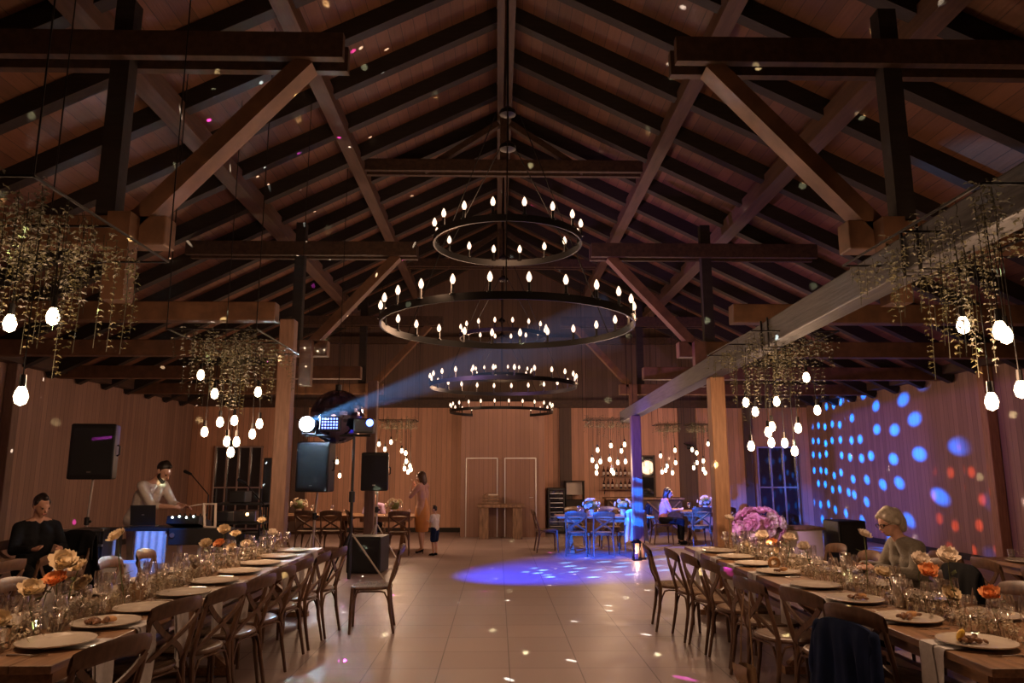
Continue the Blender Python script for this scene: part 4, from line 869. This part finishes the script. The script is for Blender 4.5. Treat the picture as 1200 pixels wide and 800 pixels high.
for k in (-1, 1): obj('foot', MB().lathe([(.025, 0), (.03, .015)], 10, (k*.22, -.2, 0)), M['black'], t)
t = thing('column_speaker', 'slim dark column loudspeaker beside the left timber post', 'loudspeaker', (-3.42, 11.2, 0))
obj('base_cabinet', MB().box((0, 0, .22), (.36, .42, .44)), M['black'], t, False, .02); obj('pole', MB().tube([(0, 0, .44), (0, 0, 1.15)], .018, 8), M['black'], t); obj('column', MB().box((0, 0, 1.5), (.12, .13, .72)), M['grille'], t, False, .015)
# lighting stand with lamps and the mirror ball
t = thing('lighting_stand', 'black lighting pole with a crossbar of lamps, behind the pulled-out chair', 'stand', (-2.18, 11.3, 0))
obj('pole', MB().tube([(0, 0, .1), (0, 0, 2.2)], [.026, .02], 10), M['black'], t); obj('crossbar', MB().tube([(-.75, 0, 2.2), (.25, 0, 2.2)], .02, 8), M['black'], t); obj('collar', MB().lathe([(.02, 1.2), (.045, 1.21), (.045, 1.36), (.02, 1.37)], 12), M['black'], t)
for k in range(3): a = 2*PI*k/3+.3; obj('leg', MB().tube([(.02*math.cos(a), .02*math.sin(a), .75), (.55*math.cos(a), .55*math.sin(a), .02)], .014, 8), M['black' if k else 'paletube'], t)
t = thing('beam_lamp', 'blazing blue-white beam lamp on the crossbar', 'stage light', (-2.86, 11.15, 2.36))
obj('housing', MB().lathe([(0, -.02), (.10, -.02), (.12, .04), (.12, .20), (.07, .26), (0, .26)], 18, cap=False), M['black'], t); t.children[0].rotation_euler = (-PI/2, 0, 0)
l = obj('lens', MB().lathe([(0, .0), (.085, .002), (.11, .015)], 20, cap=False), M['blaze'], t); l.rotation_euler = (PI/2, 0, 0); l.location = (0, -.025, 0)
obj('yoke', MB().tube([(-.1, .1, 0), (-.1, .1, -.14), (.1, .1, -.14), (.1, .1, 0)], .012, 6), M['black'], t)
t = thing('par_can', 'dark blue-lit lamp housing with a small lens at the right end of the crossbar', 'stage light', (-2.02, 11.2, 2.36))
obj('housing', MB().box((0, .06, -.02), (.30, .24, .22)), M['black'], t, False, .02); obj('lens', MB().lathe([(0, 0), (.05, .002), (.055, .02)], 16, cap=False), M['blueled'], t).rotation_euler = (PI/2, 0, 0); t.children[-1].location = (.10, -.06, .02)
lb = thing('led_panel', 'square blue lamp panel dotted with small leds, right of the blazing lamp', 'stage light', (-2.48, 10.95, 2.36))
obj('housing', MB().box((0, .05, 0), (.30, .10, .22)), M['black'], lb, False, .01)
q = MB()
for i in range(6):
    for k in range(4): q.ell((-.105+.042*i, -.002, -.066+.044*k), (.013, .006, .013), 8, 5)
obj('led_grid', q, M['blueled'], lb)
t = thing('mirror_ball', 'dark mirrored ball hanging behind the blazing lamp', 'mirror ball', (-2.50, 11.55, 2.50))
mbm = MB(); mbm.ell((0, 0, 0), .42, 44, 24); o = obj('ball', mbm, M['mirror'], t, False); obj('cable', MB().tube([(0, 0, .42), (0, 0, 4.1)], .006, 5), M['iron'], t); obj('motor', MB().lathe([(0, .40), (.05, .41), (.05, .50), (0, .52)], 12, cap=False), M['black'], t)
t = thing('wall_spotlight', 'small black spotlight high on the far wall behind the blue-lit tables', 'stage light', (5.35, 20.72, 2.35))
obj('housing', MB().tube([(0, 0, 0), (.12, -.08, -.02)], [.07, .075], 14), M['black'], t); obj('bracket', MB().bar((0, .05, .05), (0, .46, .12), .04, .02), M['iron'], t)
# rack, boxes, decks, laptop
t = thing('amplifier_rack', 'stacked amplifier rack with pale metal edges beside the blue boxes', 'rack', (-5.08, 9.6, 0))
obj('case', MB().box((0, .02, .475), (.50, .48, .95)), M['black'], t, False)
for k in range(5):
    z = .13+.185*k; u = MB(); u.box((0, -.235, z), (.44, .03, .13)); o = obj('rack_unit', u, M['grille'], t, False); kn = MB()
    for i in range(4): kn.lathe([(0, 0), (.014, 0), (.012, .02), (0, .02)], 8, (0, 0, 0), False)
    obj('knob', MB().tube([(.15, -.25, z), (.15, -.275, z)], .016, 10), M['alu'], o); obj('display', MB().box((-.08, -.252, z), (.12, .006, .04)), M['alu' if k % 2 else 'pane'], o)
for k in range(6): obj('edge_trim', MB().box((0, -.236, .035+.183*k), (.51, .035, .026)), M['alu'], t, False)
t = thing('equipment_table', 'stage table behind pale cloth glowing blue', 'table', (-4.44, 9.75, 0))
obj('tabletop', MB().box((0, 0, .945), (.70, .6, .03)), M['black'], t)
obj('front_cloth', MB().grid(lambda u, v: Vector((-.02+.36*u, -.32-.02*math.sin(u*26)*(.3+v)-.02*v, .93-.75*v)), 40, 6), M['linen'], t)
for x in (-.31, .31):
    for y in (-.25, .25): obj('leg', MB().tube([(x, y, .93), (x, y, 0)], .02, 8), M['paletube'], t)
for z, w, lab in ((.28, .46, 'lower pale box lit blue beside the amplifier rack'), (.58, .42, 'upper pale box lit blue beside the amplifier rack')):
    t = thing('equipment_case', lab, 'case', (-4.54, 9.18-.05*(z < .4), z-.28))
    obj('case_body', MB().box((0, 0, .15), (w, .4, .29)), M['linen'], t, False, .01)
    for zz in (.03, .27): obj('edge_trim', MB().box((0, -.202, zz), (w, .012, .025)), M['alu'], t)
    obj('latch', MB().box((.06, -.206, .16), (.05, .012, .06)), M['alu'], t)
t = thing('laptop', 'open dark laptop seen from behind, before the person at the decks', 'laptop', (-4.52, 9.72, .96), R(12))
obj('screen_lid', MB().box((0, -.03, .15), (.30, .008, .26), (R(14), 0, 0)), M['black'], t, False, .003); obj('keyboard_base', MB().box((0, .10, .008), (.30, .22, .016)), M['black'], t, False, .003); obj('emblem', MB().box((0, -.036, .155), (.03, .004, .012), (R(14), 0, 0)), M['alu'], t)
t = thing('music_mixer', 'black mixing desk with a row of white leds right of the laptop', 'mixer', (-3.93, 9.7, .96), R(-4))
obj('desk', MB().box((0, 0, .06), (.42, .34, .10), (R(-14), 0, 0)), M['black'], t, False, .006); q = MB()
for i in range(4): q.ell((-.14+.09*i, -.16, .13+.012*(i % 2)), .012, 8, 6)
obj('led', q, M['led'], t); kk = MB()
for i in range(6):
    for j_ in range(3): kk.lathe([(.012, .10), (.010, .135)], 8, (-.17+.068*i, -.09+.09*j_, .02*j_-.01))
obj('knobs', kk, M['black'], t)
t = thing('keyboard_case', 'long black keyboard on pale legs before the stacked music gear', 'keyboard', (-3.72, 9.62, 0), R(2))
obj('body', MB().box((0, 0, .86), (.72, .3, .20)), M['black'], t, False, .012); obj('round_badge', MB().tube([(-.31, -.155, .88), (-.31, -.165, .88)], .03, 14), M['alu'], t)
for x in (-.27, -.02, .3): obj('leg', MB().tube([(x, 0, .76), (x, 0, 0)], .028, 8), M['paletube'], t)
t = thing('laptop_stand', 'small pale wooden open-sided stand on the black keyboard', 'stand', (-3.66, 9.62, .96), R(-8))
for a, b_ in (((-.04, 0, 0), (-.10, .05, .30)), ((.10, 0, 0), (.06, .05, .30)), ((-.10, .05, .29), (.06, .05, .29)), ((-.04, 0, .01), (.10, 0, .01))): obj('bar', MB().bar(a, b_, .028, .02), M['whiteplastic'], t, False)
obj('rail', MB().bar((-.30, .06, .26), (-.09, .05, .29), .012, .012), M['whiteplastic'], t)
t = thing('instrument_rack', 'tall dark rack of music gear under the left bulb cluster', 'rack', (-3.72, 11.0, 0))
for x in (-.30, .34):
    for y in (-.2, .2): obj('upright', MB().tube([(x, y, 0), (x, y, 1.42)], .016, 8), M['iron'], t)
for z in (.25, .62, .93, 1.2): obj('shelf', MB().box((.02, 0, z), (.70, .44, .025)), M['black'], t)
for x, z, w, h, m in ((-.12, .36, .34, .18, 'black'), (.2, .72, .26, .16, 'black'), (-.14, .74, .28, .2, 'grille'), (.12, 1.03, .32, .16, 'chrome'), (-.2, 1.02, .18, .14, 'black'), (.0, 1.30, .22, .16, 'black')): obj('device', MB().box((x, -.05, z), (w, .3, h)), M[m], t, False, .01)
obj('indicator_lamp', MB().ell((.16, -.205, 1.06), .02), M['flame'], t)
for x, y, z, lab in ((-3.30, 10.7, 1.5, 'black microphone stand before the column loudspeaker'), (-4.28, 11.2, 1.62, 'black microphone stand left of the instrument rack')):
    t = thing('microphone_stand', lab, 'stand', (x, y, 0)); obj('pole', MB().tube([(0, 0, 0), (0, 0, z-.3)], .011, 8), M['iron'], t); obj('boom', MB().tube([(0, 0, z-.3), (-.30, .05, z)], .008, 6), M['iron'], t); obj('microphone', MB().chain([(-.30, .05, z), (-.40, .07, z+.04)], [.018, .026]), M['black'], t); obj('base', MB().lathe([(0, 0), (.14, .0), (.14, .015), (.02, .03)], 18), M['iron'], t)

# ------------------------------------------------------------------ back of the hall
t = thing('rustic_bench_table', 'rough timber side table against the far block with the two doors', 'table', (.09, 19.1, 0))
obj('tabletop', MB().box((0, 0, .81), (1.18, .5, .08)), M['rustic'], t, False, .01)
for x in (-.42, .42): obj('leg', MB().box((x, 0, .385), (.24, .42, .77)), M['rustic'], t, False, .012)
t = thing('wooden_box', 'small wooden crate with a handle on the rough side table', 'crate', (-.16, 19.1, .85))
for z in (.04, .12, .19): obj('slat', MB().box((0, -.14, z), (.42, .02, .06)).box((0, .14, z), (.42, .02, .06)).box((-.2, 0, z), (.02, .28, .06)).box((.2, 0, z), (.02, .28, .06)), M['rustic'], t, False)
obj('bottom', MB().box((0, 0, .01), (.4, .26, .02)), M['rustic'], t); obj('handle', MB().tube([(-.2, 0, .2), (-.1, 0, .27), (.1, 0, .27), (.2, 0, .2)], .012, 6), M['rustic'], t)
q = thing('paper_cards', 'pale printed cards propped in the small wooden crate', 'cards', (-.10, 19.1, .86)); obj('card', MB().box((0, -.02, .14), (.24, .012, .2), (R(-8), 0, 0)), M['whiteplastic'], q)
t = thing('wine_cooler', 'tall black wine cooler with a glass door and lit shelves', 'cooler', (1.62, 20.7, 0))
obj('cabinet', MB().box((0, .06, .61), (.47, .48, 1.22)), M['black'], t, False, .01); d = obj('door', MB().box((-.215, -.2, .62), (.03, .04, 1.14)).box((.215, -.2, .62), (.03, .04, 1.14)).box((0, -.2, 1.19), (.46, .04, .04)).box((0, -.2, .06), (.46, .04, .04)), M['black'], t, False); obj('pane', MB().box((0, -.205, .62), (.40, .008, 1.1)), M['pane'], d)
for k in range(8): obj('shelf', MB().box((0, -.215, .2+.125*k), (.36, .012, .012)), M['alu'], t)
obj('handle', MB().tube([(-.19, -.24, .4), (-.19, -.25, .9)], .009, 6), M['alu'], t)
t = thing('display_shelf', 'dark shelf unit with pale panel on top, beside the wine cooler', 'shelf', (2.15, 20.8, 0))
obj('cabinet', MB().box((0, 0, .45), (.52, .42, .9)), M['rafter'], t, False, .01); obj('back_panel', MB().box((0, .1, 1.2), (.46, .04, .34)), M['whiteplastic'], t); obj('shelf', MB().box((0, 0, 1.40), (.54, .36, .03)), M['rafter'], t)
for s in (-1, 1): obj('side_post', MB().box((s*.25, 0, 1.15), (.03, .3, .5)), M['rafter'], t)
t = thing('bar_counter', 'dark planked bar counter with crossed braces behind the blue-lit tables', 'counter', (3.95, 20.3, 0))
obj('counter_body', MB().box((0, 0, .46), (2.0, .6, .92)), M['beam'], t, False); obj('countertop', MB().box((0, -.03, .95), (2.1, .72, .05)), M['rustic'], t, False, .006)
for x in (-.5, .5):
    obj('cross_brace', MB().bar((x-.44, -.32, .08), (x+.44, -.32, .88), .03, .08, (0, 1, 0)).bar((x+.44, -.32, .08), (x-.44, -.32, .88), .03, .08, (0, 1, 0)), M['rustic'], t, False)
for k, z in enumerate((1.18, 1.52)):
    t = thing('wall_shelf', '%s wooden bottle shelf on the far wall over the bar' % ('lower', 'upper')[k], 'shelf', (3.42, 20.98, z)); obj('board', MB().box((0, 0, 0), (.95, .24, .03)), M['rustic'], t, False)
    for s in (-1, 1): obj('bracket', MB().bar((s*.4, .1, -.14), (s*.4, -.08, -.02), .02, .02), M['iron'], t)
    for i in range(8):
        c = (-.42+.12*i, 0); nm = ['first','second','third','fourth','fifth','sixth','seventh','eighth'][i]
        b_ = thing('bottle', '%s bottle from the left on the %s bar shelf' % (nm, ('lower', 'upper')[k]), 'bottle', (3.42+c[0], 20.96, z+.015), 0, 'bottles over the bar')
        s = 1+.12*((i*7+k*3) % 4-1.5)/1.5
        obj('bottle_body', MB().lathe([(0, 0), (.035, 0), (.037, .02), (.037, .15*s), (.014, .20*s), (.013, .26*s), (0, .26*s)], 14, cap=False), M[('pane', 'smoke', 'wine', 'tan')[(i+k) % 4]], b_); obj('label_band', MB().lathe([(.0378, .05), (.0378, .12)], 14, cap=False), M['whiteplastic'], b_)
# right side: pale counter, lit flowers, dark gear
t = thing('pale_counter', 'pale boxy counter behind the flowers of the right-hand table', 'counter', (4.66, 11.7, 0))
obj('counter_body', MB().box((0, 0, .39), (.62, .5, .78)), M['whiteplastic'], t, False, .006); obj('countertop', MB().box((0, 0, .80), (.70, .56, .035)), M['rustic'], t, False, .005)
bunch(4.02, 11.5, .55, (.36, .24, .27), 80, 'large heap of pale roses glowing pink and violet, behind the right-hand table', 'rose', .19, 'flower_heap', False, 4)
t = thing('round_table', 'small round table under the pink-lit heap of roses', 'table', (4.02, 11.5, 0)); obj('tabletop', MB().lathe([(0, .53), (.28, .53), (.29, .55), (.28, .57), (0, .57)], 28, cap=False), M['table'], t); obj('pedestal', MB().lathe([(.2, 0), (.19, .03), (.05, .06), (.05, .53)], 16), M['table'], t)
speaker('low dark monitor speaker beside the pale counter', 5.35, 11.6, 0, .5, .45, .92, R(14)); 
t = thing('floor_lantern', 'lit candle lantern at the foot of the striped post', 'lantern', (2.66, 14.42, 0))
obj('base', MB().box((0, 0, .012), (.16, .16, .024)), M['iron'], t)
for x in (-.07, .07):
    for y in (-.07, .07): obj('corner_post', MB().box((x, y, .17), (.012, .012, .3)), M['iron'], t)
obj('roof', MB().lathe([(.115, .32), (.05, .38), (.01, .39)], 4), M['iron'], t, False); obj('candle', MB().lathe([(0, .024), (.035, .024), (.035, .13), (0, .13)], 12, cap=False), M['wax'], t); obj('flame', MB().lathe([(0, .135), (.010, .15), (.004, .18), (0, .185)], 8, cap=False), M['flame'], t)
LIGHTS.append(((2.66, 14.42, .2), 'lantern'))
# ------------------------------------------------------------------ light
def point(name, loc, e, col, rad=.1):
    l = bpy.data.lights.new(name, 'POINT'); l.energy = e; l.color = col; l.shadow_soft_size = rad
    o = bpy.data.objects.new(name, l); C.objects.link(o); o.location = loc; return o
def spot(name, loc, tgt, e, col, ang, blend=.4, rad=.05):
    l = bpy.data.lights.new(name, 'SPOT'); l.energy = e; l.color = col; l.spot_size = R(ang); l.spot_blend = blend; l.shadow_soft_size = rad
    o = bpy.data.objects.new(name, l); C.objects.link(o); o.location = loc
    o.rotation_euler = (Vector(tgt)-Vector(loc)).to_track_quat('-Z', 'Y').to_euler(); return o
WARM = (1, .60, .36)
for p, k in LIGHTS: point('chandelier_glow', p, 14 if k == 'ring' else 5, (1, .58, .34), .12 if k == 'ring' else .02)
for x, y, z, e in ((2.85, 7.55, 2.05, 56), (2.85, 4.2, 2.2, 40), (-2.7, 7.55, 2.05, 54), (-2.7, 4.2, 2.2, 34), (2.4, 16, 1.8, 62), (4.1, 17.8, 1.75, 42), (4.95, 17.8, 1.8, 46), (-2.2, 16.5, 1.85, 62), (-3.9, 16.5, 1.8, 52),
                   (2.85, .6, 2.2, 11), (-2.7, .6, 2.2, 9)):
    point('bulb_cluster_glow', (x, y, z), e, WARM, .22)
def dots(l, d, r, prob, jit, col, strength, seed=0.0, soft=.25):
    """mirror-ball reflections: a gobo of small round spots on rows round the lamp's own axis"""
    l.use_nodes = True; t = l.node_tree; t.nodes.clear(); k = NB(t)
    tc = t.nodes.new('ShaderNodeTexCoord'); nv = t.nodes.new('ShaderNodeVectorMath'); nv.operation = 'NORMALIZE'; t.links.new(tc.outputs['Normal'], nv.inputs[0])
    sp = t.nodes.new('ShaderNodeSeparateXYZ'); t.links.new(nv.outputs[0], sp.inputs[0]); x, y, z = sp.outputs
    th = k.m('ARCCOSINE', y); q = k.m('DIVIDE', th, d); row = k.m('FLOOR', q); ctr = k.m('MULTIPLY', k.m('ADD', row, .5), d)
    ph = k.m('ARCTAN2', x, z); u = k.m('ADD', k.m('DIVIDE', k.m('MULTIPLY', ph, k.m('SINE', ctr)), d), k.m('ADD', k.m('MULTIPLY', k.wn(row, 3.1+seed).outputs[0], .9), 50.0)); col_ = k.m('FLOOR', u)
    w = k.wn(row, k.m('ADD', col_, seed) if False else col_) ; 
    cs = t.nodes.new('ShaderNodeSeparateColor'); t.links.new(w.outputs['Color'], cs.inputs[0])
    fu = k.m('ADD', k.m('SUBTRACT', k.m('FRACT', u), .5), k.m('MULTIPLY', k.m('SUBTRACT', cs.outputs[0], .5), jit))
    fv = k.m('ADD', k.m('SUBTRACT', k.m('FRACT', q), .5), k.m('MULTIPLY', k.m('SUBTRACT', cs.outputs[1], .5), jit))
    ds = k.m('MULTIPLY', k.m('SQRT', k.m('ADD', k.m('MULTIPLY', fu, fu), k.m('MULTIPLY', fv, fv))), d)
    mr = t.nodes.new('ShaderNodeMapRange'); mr.interpolation_type = 'SMOOTHSTEP'; t.links.new(ds, mr.inputs[0]); mr.inputs[1].default_value = r*(1+soft); mr.inputs[2].default_value = r*(1-soft); mr.inputs[3].default_value = 0; mr.inputs[4].default_value = 1
    on = k.m('LESS_THAN', cs.outputs[2], prob)
    e = t.nodes.new('ShaderNodeEmission'); o = t.nodes.new('ShaderNodeOutputLight'); e.inputs[0].default_value = (*col, 1)
    t.links.new(k.m('MULTIPLY', k.m('MULTIPLY', mr.outputs[0], on), strength), e.inputs[1]); t.links.new(e.outputs[0], o.inputs[0])
BALL = Vector((-2.50, 11.3, 2.42))
a = point('mirror_ball_sparkle', (-.3, .9, 2.6), 40, (.95, 1, .8), 0); a.rotation_euler = (.3, .2, .5); dots(a.data, .115, .0044, .72, .7, (.92, 1, .78), 300)
a = point('mirror_ball_sparkle', (-2.5, 10.7, 2.5), 40, (1, 1, 1), 0); a.rotation_euler = (.1, .4, 1.1); dots(a.data, .16, .0050, .5, .7, (.85, 1, .95), 170)
a = point('mirror_ball_sparkle', (-2.5, 10.7, 2.45), 40, (1, 1, 1), 0); a.rotation_euler = (.9, .1, .3); dots(a.data, .30, .0065, .5, .8, (.9, .08, .8), 130)
a = spot('wall_spots', (5.55, 20.58, 2.3), (9.0, 18.9, 1.65), 900, (1, 1, 1), 76, .2, 0); dots(a.data, .118, .022, .92, .35, (.0, .15, 1), 9, soft=.5)
a = spot('post_spots', (-1.70, 10.75, 2.42), (2.66, 14.5, 1.1), 900, (1, 1, 1), 9, .2, 0); dots(a.data, .046, .0155, 1, .1, (.0, .13, 1), 24, soft=.4)
spot('blue_wall_wash', (-1.70, 10.75, 2.42), (9.0, 17.8, 1.4), 2200, (.04, .05, 1), 28, 1, .05)
spot('purple_wall_wash', (-1.70, 10.75, 2.42), (9.0, 14.0, 1.8), 170, (.7, .2, .8), 45, 1, .05)
spot('blue_floor_wash', (-1.75, 10.85, 2.15), (1.1, 12.9, 0), 2600, (.0, .035, 1), 50, .9, .03)
a = spot('blue_floor_spots', (-1.72, 10.8, 2.30), (2.1, 13.3, 0), 300, (1, 1, 1), 30, .4, 0); dots(a.data, .075, .014, .8, .7, (.15, .5, 1), 26, soft=.5)
a = spot('blue_table_spots', (-1.72, 10.8, 2.30), (2.4, 15.8, .5), 8000, (.0, .10, 1), 22, .6, .03)
spot('blue_table_wash', (-1.72, 10.8, 2.30), (4.8, 17.8, .7), 6500, (.0, .10, 1), 14, .6, .03)
a = spot('red_wall_spots', (-1.7, 10.65, 2.42), (9, 14.2, 1.05), 300, (1, 1, 1), 12, .4, 0); dots(a.data, .045, .0085, .8, .5, (1, .12, .04), 20, soft=.6)
spot('blue_stage_wash', (-3.5, 8.6, 1.9), (-4.4, 9.5, .6), 170, (.0, .2, 1), 32, .6, .05)
spot('pink_flower_light', (2.2, 9.6, 2.4), (4.0, 11.5, .8), 240, (.85, .5, 1), 24, .6, .05)
spot('purple_roof_wash', (-1.7, 10.7, 2.5), (3.8, 14.5, 4.8), 420, (.78, .34, 1), 84, 1, .05)
spot('purple_left_wash', (-4.2, 12.0, 2.7), (-8.7, 9.6, 1.7), 130, (.6, .35, 1), 60, 1, .05)
w = bpy.data.worlds.new('night'); bpy.context.scene.world = w; w.use_nodes = True; w.node_tree.nodes['Background'].inputs[0].default_value = (.004, .004, .007, 1)

# haze caught in the beam of the lamp: a slim body of thin haze, lit by the lamp's own spot
def haze(a, b, r0, r1, dens):
    m = bpy.data.materials.new('thin haze'); t = nt(m); t.nodes.clear(); v = t.nodes.new('ShaderNodeVolumeScatter'); o = t.nodes.new('ShaderNodeOutputMaterial')
    v.inputs['Density'].default_value = dens; v.inputs['Anisotropy'].default_value = .2; t.links.new(v.outputs[0], o.inputs['Volume'])
    q = obj('haze_beam', MB().tube([a, b], [r0, r1], 24), m, None, True); tag(q, 'soft blue beam of haze rising from the blazing lamp under the chandeliers', 'haze', kind='stuff')
A = Vector((-2.78, 11.0, 2.40)); B = Vector((1.55, 9.5, 3.62)); haze(A, B, .06, .42, .06)
spot('beam_in_haze', A-(B-A).normalized()*.3, B, 3600, (.14, .42, 1), 10.5, .6, .03)
# ------------------------------------------------------------------ camera
cam = bpy.data.cameras.new('camera'); co = bpy.data.objects.new('camera', cam); C.objects.link(co)
cam.sensor_width = 36; cam.sensor_fit = 'HORIZONTAL'; cam.lens = 36*860/1200; cam.clip_end = 120; cam.clip_start = .05
co.location = (0, 0, 1.65); co.rotation_euler = (PI/2+math.atan(153/860), 0, -math.atan(17/860))
sc = bpy.context.scene; sc.camera = co
vs = sc.view_settings; vs.view_transform = 'Standard'; vs.look = 'None'; vs.gamma = 1; vs.exposure = 0.6; vs.use_curve_mapping = False
cy = sc.cycles; cy.use_denoising = True; cy.max_bounces = 6; cy.diffuse_bounces = 3; cy.glossy_bounces = 3; cy.transparent_max_bounces = 24
cy.sample_clamp_indirect = 2.5; cy.sample_clamp_direct = 0; cy.caustics_reflective = False; cy.caustics_refractive = False
